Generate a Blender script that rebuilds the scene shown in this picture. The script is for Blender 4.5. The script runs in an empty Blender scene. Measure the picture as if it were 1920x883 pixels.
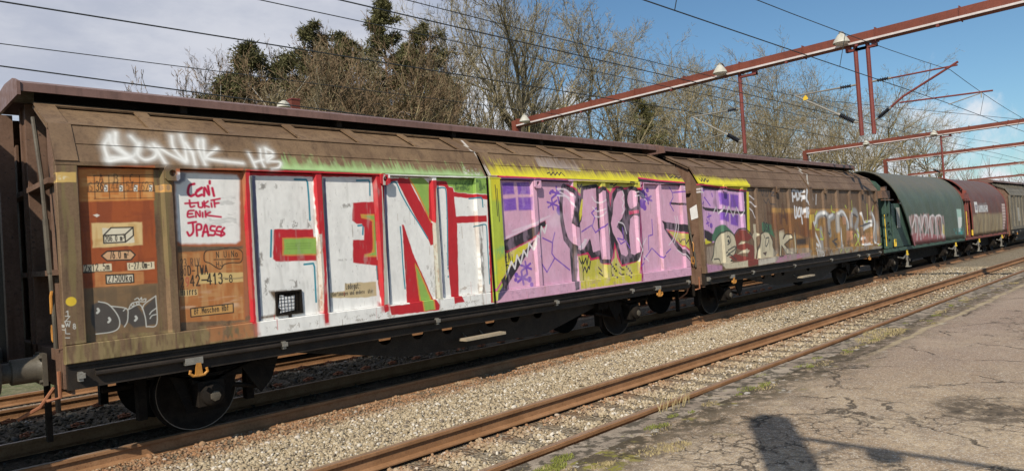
import bpy, math, random
import numpy as np
from mathutils import Vector, Matrix

random.seed(7); np.random.seed(7)
SC = bpy.context.scene
COL = SC.collection
R = math.radians

# ------------------------------------------------------------------ camera, sky, sun, exposure
# world: X runs along the tracks (away from the camera), Y across them, Z up; z = 0 is the rail head
H_EYE = 1.9
F_PX, YAW, PITCH, ROLL = 1292.08, R(45.2577), R(1.0302), R(-3.7884)      # lens of a 1920 px wide picture
FWD = Vector((math.cos(YAW) * math.cos(PITCH), math.sin(YAW) * math.cos(PITCH), math.sin(PITCH)))
_r = FWD.cross(Vector((0, 0, 1))).normalized(); _u = _r.cross(FWD)
RGT = math.cos(ROLL) * _r + math.sin(ROLL) * _u
UPV = -math.sin(ROLL) * _r + math.cos(ROLL) * _u
cam = bpy.data.cameras.new('camera'); cam.sensor_width = 36; cam.lens = F_PX / 1920 * 36
cam.clip_start = 0.05; cam.clip_end = 3000
co = bpy.data.objects.new('camera', cam); COL.objects.link(co)
mw = Matrix((RGT, UPV, -FWD)).transposed().to_4x4(); mw.translation = (0, 0, H_EYE); co.matrix_world = mw
SC.camera = co

SUN_DIR = Vector((0.641, 0.393, -0.659)).normalized()        # the way the light travels
ELEV = math.asin(-SUN_DIR.z)
sl = bpy.data.lights.new('sun', 'SUN'); sl.energy = 5.0; sl.angle = R(0.5); sl.color = (1.0, 0.92, 0.79)
so = bpy.data.objects.new('sun', sl); COL.objects.link(so)
so.rotation_euler = SUN_DIR.to_track_quat('-Z', 'Y').to_euler(); so.location = (-20, -20, 30)

W = bpy.data.worlds.new('World'); SC.world = W; W.use_nodes = True
def world():
    nt = W.node_tree; nt.nodes.clear(); N = nt.nodes.new; L = nt.links.new
    out = N('ShaderNodeOutputWorld'); bg = N('ShaderNodeBackground'); bg.inputs['Strength'].default_value = 0.074
    sky = N('ShaderNodeTexSky'); sky.sky_type = 'NISHITA'; sky.sun_disc = False
    sky.sun_elevation = ELEV
    # the sun stands at azimuth of -SUN_DIR; Nishita rotation is measured from +Y clockwise
    sky.sun_rotation = math.atan2(-SUN_DIR.x, -SUN_DIR.y)
    sky.air_density = 1.0; sky.dust_density = 0.6; sky.ozone_density = 1.6
    tc = N('ShaderNodeTexCoord')
    sep = N('ShaderNodeSeparateXYZ'); L(tc.outputs['Generated'], sep.inputs[0])
    def M(op, a, b=None, c=None, clamp=False):
        n = N('ShaderNodeMath'); n.operation = op; n.use_clamp = clamp
        for i, v in enumerate((a, b, c)):
            if v is None: continue
            if isinstance(v, (int, float)): n.inputs[i].default_value = v
            else: L(v, n.inputs[i])
        return n.outputs[0]
    def noise(scale, detail, rough, vec, dist=0.0):
        n = N('ShaderNodeTexNoise'); n.inputs['Scale'].default_value = scale; n.inputs['Detail'].default_value = detail
        n.inputs['Roughness'].default_value = rough; n.inputs['Distortion'].default_value = dist
        L(vec, n.inputs['Vector']); return n.outputs['Fac']
    def smooth(v, a, b):
        n = N('ShaderNodeMapRange'); n.interpolation_type = 'SMOOTHSTEP'; L(v, n.inputs['Value'])
        n.inputs['From Min'].default_value = a; n.inputs['From Max'].default_value = b; return n.outputs[0]
    # direction flattened on a cloud deck: clouds shrink towards the horizon
    zz = M('ADD', M('MAXIMUM', sep.outputs['Z'], 0.0), 0.16)
    cmb = N('ShaderNodeCombineXYZ'); L(M('DIVIDE', sep.outputs['X'], zz), cmb.inputs[0]); L(M('DIVIDE', sep.outputs['Y'], zz), cmb.inputs[1])
    deck = cmb.outputs[0]
    n1 = noise(0.55, 7, 0.55, deck, 0.3)
    # a front of grey cloud covers the side across the tracks and behind them, clear sky along them
    side = M('ADD', M('MULTIPLY', sep.outputs['Y'], 0.88), M('MULTIPLY', sep.outputs['X'], -0.62))
    cover = smooth(side, -0.02, 0.42)
    front = smooth(M('ADD', n1, M('MULTIPLY', cover, 0.48)), 0.60, 0.92)
    lowthin = smooth(sep.outputs['Z'], 0.02, 0.26)
    front = M('MULTIPLY', M('MULTIPLY', front, lowthin), smooth(cover, 0.02, 0.40))
    # cumulus heaps low over the horizon
    n2 = noise(5.5, 8, 0.6, tc.outputs['Generated'], 0.4)
    hz = M('SUBTRACT', 1.0, smooth(sep.outputs['Z'], 0.05, 0.15))
    cum = smooth(M('ADD', n2, M('MULTIPLY', hz, 0.16)), 0.58, 0.68)
    cum = M('MULTIPLY', cum, hz)
    # heaped clouds standing at their own places behind the trees and down the line
    edge = M('MULTIPLY', M('SUBTRACT', noise(7.0, 9, 0.62, tc.outputs['Generated'], 0.3), 0.5), 0.05)
    for (az, el, cosr, soft) in ((48.5, 8.5, .9955, .004), (42.5, 7.0, .9975, .003), (56.0, 5.5, .9975, .003), (63.0, 6.5, .9985, .003), (14.0, 3.0, .9975, .004), (24.0, 2.0, .9985, .003)):
        a, e = R(az), R(el); dt = N('ShaderNodeVectorMath'); dt.operation = 'DOT_PRODUCT'; L(tc.outputs['Generated'], dt.inputs[0]); dt.inputs[1].default_value = (math.cos(a) * math.cos(e), math.sin(a) * math.cos(e), math.sin(e))
        cum = M('MAXIMUM', cum, M('MULTIPLY', smooth(M('ADD', dt.outputs['Value'], edge), cosr - soft, cosr + soft), .92))
    n3 = noise(1.6, 7, 0.62, deck)
    ccol = N('ShaderNodeMix'); ccol.data_type = 'RGBA'; L(smooth(n3, 0.35, 0.65), ccol.inputs[0])
    ccol.inputs[6].default_value = (6.4, 6.9, 8.3, 1); ccol.inputs[7].default_value = (8.7, 9.0, 10.0, 1)
    tint = N('ShaderNodeMix'); tint.data_type = 'RGBA'; tint.blend_type = 'MULTIPLY'; tint.inputs[0].default_value = 1
    L(sky.outputs[0], tint.inputs[6]); tint.inputs[7].default_value = (1.0, 1.30, 1.42, 1)
    m1 = N('ShaderNodeMix'); m1.data_type = 'RGBA'; L(front, m1.inputs[0]); L(tint.outputs[2], m1.inputs[6]); L(ccol.outputs[2], m1.inputs[7])
    m2 = N('ShaderNodeMix'); m2.data_type = 'RGBA'; L(cum, m2.inputs[0]); L(m1.outputs[2], m2.inputs[6]); m2.inputs[7].default_value = (11.0, 11.3, 11.9, 1)
    L(m2.outputs[2], bg.inputs['Color']); L(bg.outputs[0], out.inputs[0])
world()
SC.view_settings.view_transform = 'Standard'; SC.view_settings.look = 'None'
SC.view_settings.exposure = 0.0; SC.view_settings.gamma = 1.0; SC.view_settings.use_curve_mapping = False
SC.render.engine = 'CYCLES'
SC.cycles.max_bounces = 5; SC.cycles.diffuse_bounces = 3; SC.cycles.use_denoising = True

def at(px, py, X=None, Y=None, Z=None):
    """a survey sighting: the point where the line of sight through a pixel of the 1920 px photograph meets a plane of the place"""
    d = FWD + (px - 960) / F_PX * RGT - (py - 441.5) / F_PX * UPV
    s = (Z - H_EYE) / d.z if Z is not None else (Y / d.y if Y is not None else X / d.x)
    return Vector((d.x * s, d.y * s, d.z * s + H_EYE))

# ------------------------------------------------------------------ object helpers
class MB:
    """collects shapes in world coordinates, then links them as ONE mesh object"""
    def __init__(s): s.v = []; s.f = []; s.m = []
    def add(s, vs, fs, mi=0):
        o = len(s.v); s.v += [tuple(p) for p in vs]; s.f += [tuple(o + i for i in f) for f in fs]; s.m += [mi] * len(fs); return s
    def box(s, x0, x1, y0, y1, z0, z1, mi=0):
        v = [(x0, y0, z0), (x1, y0, z0), (x1, y1, z0), (x0, y1, z0), (x0, y0, z1), (x1, y0, z1), (x1, y1, z1), (x0, y1, z1)]
        return s.add(v, [(0, 3, 2, 1), (4, 5, 6, 7), (0, 1, 5, 4), (1, 2, 6, 5), (2, 3, 7, 6), (3, 0, 4, 7)], mi)
    def cbox(s, x0, x1, y0, y1, z0, z1, b=0.006, mi=0):
        """box with the four edges of its -Y face chamfered"""
        v = [(x0 + b, y0, z0 + b), (x1 - b, y0, z0 + b), (x1 - b, y0, z1 - b), (x0 + b, y0, z1 - b),
             (x0, y0 + b, z0), (x1, y0 + b, z0), (x1, y0 + b, z1), (x0, y0 + b, z1),
             (x0, y1, z0), (x1, y1, z0), (x1, y1, z1), (x0, y1, z1)]
        f = [(0, 1, 2, 3)] + [(4 + i, 4 + (i + 1) % 4, (i + 1) % 4, i) for i in range(4)] + [(8 + i, 8 + (i + 1) % 4, 4 + (i + 1) % 4, 4 + i) for i in range(4)] + [(11, 10, 9, 8)]
        return s.add(v, f, mi)
    def prism(s, prof, axis, a, b, mi=0):
        """prof: 2-D outline; axis 'x': points are (y,z); 'y': (x,z); 'z': (x,y)"""
        n = len(prof)
        def P(t, p): return (t, p[0], p[1]) if axis == 'x' else ((p[0], t, p[1]) if axis == 'y' else (p[0], p[1], t))
        v = [P(a, p) for p in prof] + [P(b, p) for p in prof]
        return s.add(v, [tuple(range(n)), tuple(range(2 * n - 1, n - 1, -1))] + [(i, n + i, n + (i + 1) % n, (i + 1) % n) for i in range(n)], mi)
    def tube(s, pts, r, n=8, mi=0, cap=True):
        pts = [Vector(p) for p in pts]; rs = r if isinstance(r, (list, tuple)) else [r] * len(pts)
        vs = []; up = None
        for i, p in enumerate(pts):
            d = (pts[min(i + 1, len(pts) - 1)] - pts[max(i - 1, 0)]).normalized()
            if up is None:
                up = Vector((0, 0, 1)) if abs(d.z) < 0.9 else Vector((1, 0, 0))
            a = d.cross(up).normalized(); b = a.cross(d).normalized(); up = b
            for k in range(n):
                t = 2 * math.pi * (k + .5) / n; vs.append(p + rs[i] * (math.cos(t) * a + math.sin(t) * b))
        fs = [(i * n + k, i * n + (k + 1) % n, (i + 1) * n + (k + 1) % n, (i + 1) * n + k) for i in range(len(pts) - 1) for k in range(n)]
        if cap: fs += [tuple(range(n - 1, -1, -1)), tuple((len(pts) - 1) * n + k for k in range(n))]
        return s.add(vs, fs, mi)
    def lathe(s, prof, c, axis='y', n=24, mi=0, cap=True):
        """prof: (radius, distance along axis); closed by its ends"""
        c = Vector(c); vs = []
        for r, t in prof:
            for k in range(n):
                a = 2 * math.pi * k / n; x, y = r * math.cos(a), r * math.sin(a)
                vs.append(c + (Vector((x, t, y)) if axis == 'y' else (Vector((t, x, y)) if axis == 'x' else Vector((x, y, t)))))
        m = len(prof)
        fs = [(i * n + k, i * n + (k + 1) % n, (i + 1) * n + (k + 1) % n, (i + 1) * n + k) for i in range(m - 1) for k in range(n)]
        if cap: fs += [tuple(range(n)), tuple((m - 1) * n + k for k in range(n - 1, -1, -1))]
        return s.add(vs, fs, mi)
    def slab(s, q, t, mi=0):
        """q: four corners; thickened by t away from its normal"""
        q = [Vector(p) for p in q]; n = (q[1] - q[0]).cross(q[3] - q[0]).normalized() * -t
        return s.add(q + [p + n for p in q], [(0, 1, 2, 3), (7, 6, 5, 4), (0, 4, 5, 1), (1, 5, 6, 2), (2, 6, 7, 3), (3, 7, 4, 0)], mi)
    def build(s, name, mat, parent=None, uv=None, smooth=False):
        me = bpy.data.meshes.new(name)
        off = Vector(parent.location) if parent is not None and parent.parent is None else Vector((0, 0, 0))
        if parent is not None and parent.parent is not None:
            q = parent
            while q is not None: off += Vector(q.location); q = q.parent
        me.from_pydata([(x - off.x, y - off.y, z - off.z) for x, y, z in s.v], [], s.f); me.validate()
        for mt in (mat if isinstance(mat, (list, tuple)) else [mat]): me.materials.append(mt)
        if isinstance(mat, (list, tuple)): me.polygons.foreach_set('material_index', s.m)
        bm_fix(me)
        if uv:
            ul = me.uv_layers.new(name='UVMap'); vi = np.empty(len(me.loops), dtype=np.int32); me.loops.foreach_get('vertex_index', vi)
            cs = np.empty(len(me.vertices) * 3); me.vertices.foreach_get('co', cs); cs = cs.reshape(-1, 3) + np.array(off)
            ul.data.foreach_set('uv', uv(cs)[vi].ravel())
        if smooth: me.polygons.foreach_set('use_smooth', [True] * len(me.polygons)); me.set_sharp_from_angle(angle=R(35))
        o = bpy.data.objects.new(name, me); COL.objects.link(o)
        if parent is not None: o.parent = parent
        return o
import bmesh
def bm_fix(me):
    b = bmesh.new(); b.from_mesh(me); bmesh.ops.recalc_face_normals(b, faces=b.faces); b.to_mesh(me); b.free()

def tag(o, label=None, cat=None, group=None, kind=None):
    if label: o['label'] = label
    if cat: o['category'] = cat
    if group: o['group'] = group
    if kind: o['kind'] = kind
    return o
def empty(name, loc, label=None, cat=None, group=None, kind=None):
    o = bpy.data.objects.new(name, None); COL.objects.link(o); o.location = loc; o.empty_display_size = .2
    return tag(o, label, cat, group, kind)
def raw_mesh(name, V, F, mat, parent=None, colors=None, nper=None, smooth=False):
    """fast mesh from numpy: V (n,3), F (m,k) all of k corners"""
    me = bpy.data.meshes.new(name); n, (m, k) = len(V), F.shape
    me.vertices.add(n); me.vertices.foreach_set('co', np.ascontiguousarray(V, dtype=np.float32).ravel())
    me.loops.add(m * k); me.loops.foreach_set('vertex_index', np.ascontiguousarray(F, dtype=np.int32).ravel())
    me.polygons.add(m); me.polygons.foreach_set('loop_start', np.arange(0, m * k, k, dtype=np.int32))
    me.polygons.foreach_set('loop_total', np.full(m, k, dtype=np.int32))
    if smooth: me.polygons.foreach_set('use_smooth', np.ones(m, dtype=bool))
    me.update(calc_edges=True)
    if colors is not None:
        a = me.color_attributes.new('tone', 'FLOAT_COLOR', 'POINT'); a.data.foreach_set('color', np.ascontiguousarray(colors, dtype=np.float32).ravel())
    for mt in (mat if isinstance(mat, (list, tuple)) else [mat]): me.materials.append(mt)
    o = bpy.data.objects.new(name, me); COL.objects.link(o)
    if parent is not None: o.parent = parent
    return o

# ------------------------------------------------------------------ materials
def nodes(name):
    m = bpy.data.materials.new(name); m.use_nodes = True; nt = m.node_tree; b = nt.nodes['Principled BSDF']
    return m, nt, b
class NT:
    def __init__(s, nt): s.nt = nt; s.N = nt.nodes.new; s.L = nt.links.new
    def pos(s): return s.N('ShaderNodeNewGeometry').outputs['Position']
    def mapping(s, vec, scale=(1, 1, 1), rot=(0, 0, 0)):
        n = s.N('ShaderNodeMapping'); n.inputs['Scale'].default_value = scale; n.inputs['Rotation'].default_value = rot; s.L(vec, n.inputs[0]); return n.outputs[0]
    def noise(s, vec, scale, detail=4, rough=.55, dist=0, out='Fac'):
        n = s.N('ShaderNodeTexNoise'); n.inputs['Scale'].default_value = scale; n.inputs['Detail'].default_value = detail
        n.inputs['Roughness'].default_value = rough; n.inputs['Distortion'].default_value = dist; s.L(vec, n.inputs['Vector']); return n.outputs[out]
    def vor(s, vec, scale, feature='F1', out='Distance', rnd=1):
        n = s.N('ShaderNodeTexVoronoi'); n.feature = feature; n.inputs['Scale'].default_value = scale; n.inputs['Randomness'].default_value = rnd; s.L(vec, n.inputs['Vector']); return n.outputs[out]
    def ramp(s, v, a, b, lo=0, hi=1, sm=True):
        n = s.N('ShaderNodeMapRange'); n.interpolation_type = 'SMOOTHSTEP' if sm else 'LINEAR'
        n.inputs['From Min'].default_value = a; n.inputs['From Max'].default_value = b; n.inputs['To Min'].default_value = lo; n.inputs['To Max'].default_value = hi
        s.L(v, n.inputs['Value']); return n.outputs[0]
    def mix(s, f, a, b, blend='MIX'):
        n = s.N('ShaderNodeMix'); n.data_type = 'RGBA'; n.blend_type = blend
        for i, v in ((0, f), (6, a), (7, b)):
            if isinstance(v, (int, float)): n.inputs[i].default_value = v
            elif isinstance(v, tuple): n.inputs[i].default_value = v if len(v) == 4 else v + (1,)
            else: s.L(v, n.inputs[i])
        return n.outputs[2]
    def math(s, op, a, b=0.0):
        n = s.N('ShaderNodeMath'); n.operation = op
        for i, v in enumerate((a, b)):
            if isinstance(v, (int, float)): n.inputs[i].default_value = v
            else: s.L(v, n.inputs[i])
        return n.outputs[0]
    def sep(s, vec):
        n = s.N('ShaderNodeSeparateXYZ'); s.L(vec, n.inputs[0]); return n.outputs
    def bump(s, h, strength, dist, b):
        n = s.N('ShaderNodeBump'); n.inputs['Strength'].default_value = strength; n.inputs['Distance'].default_value = dist; s.L(h, n.inputs['Height']); s.L(n.outputs[0], b.inputs['Normal'])

def srgb(r, g, b):
    f = lambda c: (c / 255 / 12.92) if c / 255 <= .04045 else ((c / 255 + .055) / 1.055) ** 2.4
    return (f(r), f(g), f(b))

def worn(name, c1, c2, rough=.6, scale=3.0, metal=0.0, streak=None, speck=None, bump=.15, spec=.4):
    """painted or rusty metal: two tones in clouds, streaks running down, specks of wear"""
    m, nt, b = nodes(name); T = NT(nt); p = T.pos()
    n = T.noise(p, scale, 6, .6, .4); c = T.mix(T.ramp(n, .35, .65), c1, c2)
    n2 = T.noise(p, scale * 14, 4, .65)
    c = T.mix(T.ramp(n2, .3, .75, 0, .35), c, tuple(v * .45 for v in c1))
    if streak:
        ns = T.noise(T.mapping(p, (9, 9, .7)), 1.2, 5, .6); c = T.mix(T.ramp(ns, .48, .72, 0, .75), c, streak)
    if speck:
        nk = T.noise(p, 26, 5, .7); c = T.mix(T.ramp(nk, .60, .66, 0, .9), c, speck)
    T.L(c, b.inputs['Base Color']); b.inputs['Metallic'].default_value = metal
    T.L(T.ramp(n2, .3, .7, rough - .12, min(1, rough + .15)), b.inputs['Roughness']); b.inputs['Specular IOR Level'].default_value = spec
    T.bump(n2, bump, .01, b)
    return m
M = {}
M['brown'] = worn('brown_wagon_paint', (.125, .085, .060), (.175, .120, .085), .62, 1.6, streak=(.075, .052, .038), bump=.1)
M['rusty_brown'] = worn('rusty_brown_paint', (.150, .085, .055), (.21, .125, .085), .65, 2.5, streak=(.09, .045, .025), speck=(.05, .035, .03))
M['cover'] = worn('purple_brown_roof_cover', (.158, .088, .072), (.195, .112, .092), .5, .8, streak=(.105, .060, .048), bump=.06)
M['dark'] = worn('shade_darkened_steel', (.010, .008, .007), (.022, .017, .013), .8, 5, spec=.12)  # near-black: shade under the wagons is put into this colour
M['solebar'] = worn('dark_oily_solebar', (.020, .015, .012), (.036, .027, .020), .6, 4, spec=.3)
M['black'] = worn('black_inner_shade_steel', (.012, .011, .010), (.02, .018, .016), .9, 5, spec=.05)
M['wheel'] = worn('dark_wheel_steel', (.010, .008, .007), (.022, .018, .015), .7, 6, spec=.15)
M['bright_steel'] = worn('worn_bright_steel', (.16, .14, .12), (.24, .21, .18), .4, 8, metal=.6)
M['rail'] = worn('brown_rusted_rail', (.25, .125, .055), (.33, .175, .085), .75, 3, speck=(.15, .065, .03), bump=.2)
M['rail_head'] = worn('rail_running_surface', (.24, .155, .095), (.31, .205, .135), .5, 2, speck=(.12, .07, .045), bump=.1)
M['clip'] = worn('rusty_rail_clip', (.26, .10, .05), (.33, .14, .07), .85, 9)
M['sleeper'] = worn('weathered_concrete_sleeper', (.15, .12, .085), (.24, .195, .14), .95, 4, speck=(.09, .07, .05), bump=.5)
M['gantry'] = worn('oxide_red_gantry_paint', (.140, .034, .019), (.190, .048, .027), .6, 1.5, streak=(.13, .035, .022), speck=(.11, .035, .02), bump=.05)
M['gantry_post'] = worn('dull_red_post_paint', (.15, .034, .028), (.20, .045, .036), .55, 2, bump=.05)
M['conduit'] = worn('pale_grey_conduit', (.52, .47, .46), (.62, .57, .56), .5, 3, bump=.05)
M['galv'] = worn('galvanised_steel', (.30, .28, .24), (.42, .39, .34), .45, 6, metal=.5, speck=(.2, .16, .12))
M['insulator'] = worn('black_insulator', (.012, .014, .02), (.03, .032, .04), .25, 5)
M['lampshade'] = worn('grey_enamel_lamp_shade', (.42, .41, .35), (.52, .50, .44), .45, 6, streak=(.3, .28, .22))
M['white'] = worn('white_glass', (.75, .75, .72), (.82, .82, .8), .3, 5)
M['wire'] = worn('oxidised_wire', (.02, .022, .022), (.035, .04, .038), .5, 5)
M['orange'] = worn('orange_paint', (.44, .19, .035), (.52, .24, .05), .5, 8, speck=(.2, .08, .03))
M['yellow'] = worn('yellow_paint', (.72, .47, .03), (.78, .55, .06), .5, 8)
M['wood'] = worn('pale_weathered_board', (.36, .29, .20), (.45, .37, .27), .85, 7, speck=(.2, .15, .1))
M['tan'] = worn('greyish_tan_buffer_paint', (.075, .062, .045), (.115, .098, .072), .55, 5, streak=(.07, .055, .04))
M['green_steel'] = worn('green_wagon_steel', (.040, .080, .060), (.06, .11, .08), .55, 4, streak=(.03, .05, .035))
M['red_steel'] = worn('red_wagon_steel', (.20, .05, .038), (.26, .068, .05), .55, 4, streak=(.1, .04, .03))
M['paper'] = worn('white_paper', (.72, .72, .72), (.8, .8, .8), .8, 9)
M['pale_end'] = worn('pale_grey_wagon_paint', (.32, .31, .27), (.40, .38, .33), .6, 4, streak=(.2, .17, .13))

# ------------------------------------------------------------------ print and spray paint, drawn in metres on the wagon skins
SIDE_Y = 7.9                                    # plane of the wagon sides
KNEE = [(SIDE_Y, 3.05), (8.13, 3.46), (8.76, 3.80)]     # side, lower roof band, upper roof slope: (y, z)
def s_of_z(z):
    """height along the unrolled skin"""
    return np.where(z <= 3.05, z, np.where(z <= 3.46, 3.05 + (z - 3.05) * .47 / .41, 3.52 + (z - 3.46) * .716 / .34))
def skin(px, py):
    """pixel of the photograph -> (x, s) on the unrolled skin of the wagon side"""
    p = at(px, py, Y=SIDE_Y)
    if p.z <= 3.03: q = at(px, py, Y=SIDE_Y + .045); return (q.x, q.z)         # mean depth of sunken panels and ribs
    if p.z <= 3.05: return (p.x, p.z)
    d = Vector((p.x, p.y, p.z - H_EYE))
    (y0, z0), (y1, z1) = KNEE[0], KNEE[1]; k = (z1 - z0) / (y1 - y0)
    t = (z0 - H_EYE - k * y0) / (d.z - k * d.y)
    if t * d.z + H_EYE > z1:
        (y0, z0), (y1, z1) = KNEE[1], KNEE[2]; k = (z1 - z0) / (y1 - y0); t = (z0 - H_EYE - k * y0) / (d.z - k * d.y)
    z = t * d.z + H_EYE
    return (d.x * t, float(s_of_z(np.float64(z))))

def vnoise(h, w, cell_y, cell_x, rng):
    """smooth value noise 0..1 on an h x w raster with the given cell sizes in pixels"""
    gy, gx = int(h / cell_y) + 3, int(w / cell_x) + 3; g = rng.random((gy, gx))
    y = np.arange(h) / cell_y; x = np.arange(w) / cell_x; iy = y.astype(int); ix = x.astype(int)
    fy = (y - iy); fx = (x - ix); fy = fy * fy * (3 - 2 * fy); fx = fx * fx * (3 - 2 * fx)
    a = g[np.ix_(iy, ix)]; b = g[np.ix_(iy, ix + 1)]; c = g[np.ix_(iy + 1, ix)]; d = g[np.ix_(iy + 1, ix + 1)]
    return (a * (1 - fx) + b * fx) * (1 - fy)[:, None] + (c * (1 - fx) + d * fx) * fy[:, None]

class Canvas:
    def __init__(s, x0, x1, z0, z1, res, seed=3):
        s.x0, s.z0, s.res = x0, z0, res; s.x1, s.z1 = x1, z1
        s.w, s.h = int((x1 - x0) * res), int((z1 - z0) * res)
        s.c = np.zeros((s.h, s.w, 3), dtype=np.float32); s.a = np.zeros((s.h, s.w), dtype=np.float32)
        s.rng = np.random.default_rng(seed)
        s.warp = (vnoise(s.h, s.w, .05 * res, .05 * res, s.rng) - .5, vnoise(s.h, s.w, .05 * res, .05 * res, s.rng) - .5)
        s.map = skin; s.grime = np.ones((s.h, s.w), dtype=np.float32)
    def px(s, pts): return np.array([s.map(*p) for p in pts])
    def _box(s, P, pad):
        a = int(max(0, (P[:, 0].min() - pad - s.x0) * s.res)); b = int(min(s.w, (P[:, 0].max() + pad - s.x0) * s.res + 2))
        c = int(max(0, (P[:, 1].min() - pad - s.z0) * s.res)); d = int(min(s.h, (P[:, 1].max() + pad - s.z0) * s.res + 2))
        if a >= b or c >= d: return None
        X, Z = np.meshgrid(s.x0 + (np.arange(a, b) + .5) / s.res, s.z0 + (np.arange(c, d) + .5) / s.res)
        return (slice(c, d), slice(a, b)), X, Z
    def _put(s, sl, al, col):
        al = al[..., None] if al.ndim == 2 else al
        A = s.a[sl][..., None]; col = np.asarray(col, dtype=np.float32)
        if not hasattr(s, 'mott'): s.mott = (vnoise(s.h, s.w, .30 * s.res, .12 * s.res, s.rng) * .6 + vnoise(s.h, s.w, .05 * s.res, .035 * s.res, s.rng) * .4)[..., None]
        col = col * (1 + .18 * (s.mott[sl] - .5))
        na = al + A * (1 - al)
        s.c[sl] = np.where(na > 1e-4, (col * al + s.c[sl] * A * (1 - al)) / np.maximum(na, 1e-4), s.c[sl]); s.a[sl] = na[..., 0]
    @staticmethod
    def _seg(X, Z, p, q):
        d = q - p; L = max(d @ d, 1e-9); t = np.clip(((X - p[0]) * d[0] + (Z - p[1]) * d[1]) / L, 0, 1)
        return np.hypot(X - p[0] - t * d[0], Z - p[1] - t * d[1])
    def poly(s, pts, col, soft=.009, alpha=1., world=False, warp=.008):
        P = np.asarray(pts, float) if world else s.px(pts); r = s._box(P, soft * 2 + .02)
        if r is None: return
        sl, X, Z = r; X = X + warp * s.warp[0][sl]; Z = Z + warp * s.warp[1][sl]
        D = np.full(X.shape, 9.); ins = np.zeros(X.shape, bool)
        for i in range(len(P)):
            p, q = P[i], P[(i + 1) % len(P)]; D = np.minimum(D, s._seg(X, Z, p, q))
            if p[1] != q[1]: ins ^= ((p[1] > Z) != (q[1] > Z)) & (X < (q[0] - p[0]) * (Z - p[1]) / (q[1] - p[1]) + p[0])
        sd = np.where(ins, D, -D); t = np.clip(sd / max(soft, .5 / s.res) * .5 + .5, 0, 1)
        s._put(sl, t * t * (3 - 2 * t) * alpha, col)
    def line(s, pts, w, col, soft=.004, alpha=1., world=False, curve=True):
        P = np.asarray(pts, float) if world else s.px(pts)
        if curve and len(P) > 2: P = smooth_path(P)
        r = s._box(P, w + soft * 2)
        if r is None: return
        sl, X, Z = r; D = np.full(X.shape, 9.)
        for p, q in zip(P[:-1], P[1:]): D = np.minimum(D, s._seg(X, Z, p, q))
        t = np.clip((w / 2 - D) / max(soft, .5 / s.res) * .5 + .5, 0, 1); s._put(sl, t * t * (3 - 2 * t) * alpha, col)
    def dot(s, p, r, col, **k): s.line([p, (p[0] + .5, p[1])], 2 * r, col, curve=False, **k)
    def fade(s, base, top, col, alpha=1., streak=.7, solid=.45):
        """sprayed strip whose paint thins out from its base line to its top line"""
        B = s.px(base); Tt = s.px(top); P = np.vstack([B, Tt]); sl, X, Z = s._box(P, .02)
        zb = np.interp(X, B[:, 0], B[:, 1], left=99, right=99); zt = np.interp(X, Tt[:, 0], Tt[:, 1])
        t = (Z - zb) / np.maximum(zt - zb, .02)
        n = vnoise(s.h, s.w, .22 * s.res, .022 * s.res, s.rng)[sl]; n2 = vnoise(s.h, s.w, .1 * s.res, .07 * s.res, s.rng)[sl]
        a = np.clip((1 - t) / (1 - solid) - (n * .6 + n2 * .4 - .35) * streak * (t + .2) * 1.6, 0, 1) * (t >= 0) * alpha
        s._put(sl, a, col)
    def smudge(s, pts, col, alpha=.5, cell=(.12, .05), cut=.5):
        """patchy dirt or worn paint inside an outline"""
        P = s.px(pts); r = s._box(P, .03)
        if r is None: return
        sl, X, Z = r; D = np.full(X.shape, 9.); ins = np.zeros(X.shape, bool)
        for i in range(len(P)):
            p, q = P[i], P[(i + 1) % len(P)]; D = np.minimum(D, s._seg(X, Z, p, q))
            if p[1] != q[1]: ins ^= ((p[1] > Z) != (q[1] > Z)) & (X < (q[0] - p[0]) * (Z - p[1]) / (q[1] - p[1]) + p[0])
        n = .6 * vnoise(s.h, s.w, cell[0] * s.res, cell[1] * s.res, s.rng)[sl] + .4 * vnoise(s.h, s.w, cell[0] * .3 * s.res, cell[1] * .3 * s.res, s.rng)[sl]
        a = np.clip((n - cut) * 5, 0, 1) * np.clip(np.where(ins, D, -D) / .03, 0, 1) * alpha; s._put(sl, a, col)
    def text(s, txt, p, q, h, w, col, world=False, soft=.003, squeeze=1., alpha=1.):
        """stroke lettering from p to q (baseline ends), letter height h in metres"""
        (x0, z0), (x1, z1) = (p, q) if world else (s.map(*p), s.map(*q))
        adv = (x1 - x0) / max(len(txt), 1); sl = (z1 - z0) / (x1 - x0) if x1 != x0 else 0
        for i, ch in enumerate(txt):
            for st in GLYPH.get(ch, ()):
                pts = [(x0 + (i + .12 + .76 * a * squeeze) * adv, z0 + b * h + sl * (i + a) * adv) for a, b in st]
                s.line(pts if len(pts) > 1 else pts * 2, w, col, soft, alpha, world=True, curve=False)
    def image(s, name):
        im = bpy.data.images.new(name, s.w, s.h, alpha=True, float_buffer=False); im.alpha_mode = 'CHANNEL_PACKED'
        c = np.clip(s.c, 0, 1); c = np.where(c <= .0031308, c * 12.92, 1.055 * c ** (1 / 2.4) - .055)
        im.pixels.foreach_set(np.dstack([c, np.clip(s.a, 0, 1)]).astype(np.float32).ravel()); im.update(); im.pack(); return im
    def uv(s, C):
        return np.stack([(C[:, 0] - s.x0) / (s.x1 - s.x0), (s_of_z(C[:, 2]) - s.z0) / (s.z1 - s.z0)], 1)

def smooth_path(P, n=5):
    Q = [P[0]]; e = np.vstack([2 * P[0] - P[1], P, 2 * P[-1] - P[-2]])
    for i in range(1, len(e) - 2):
        a, b, c, d = e[i - 1], e[i], e[i + 1], e[i + 2]
        for k in range(1, n + 1):
            t = k / n; Q.append(.5 * (2 * b + (c - a) * t + (2 * a - 5 * b + 4 * c - d) * t * t + (3 * b - a - 3 * c + d) * t ** 3))
    return np.array(Q)

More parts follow.
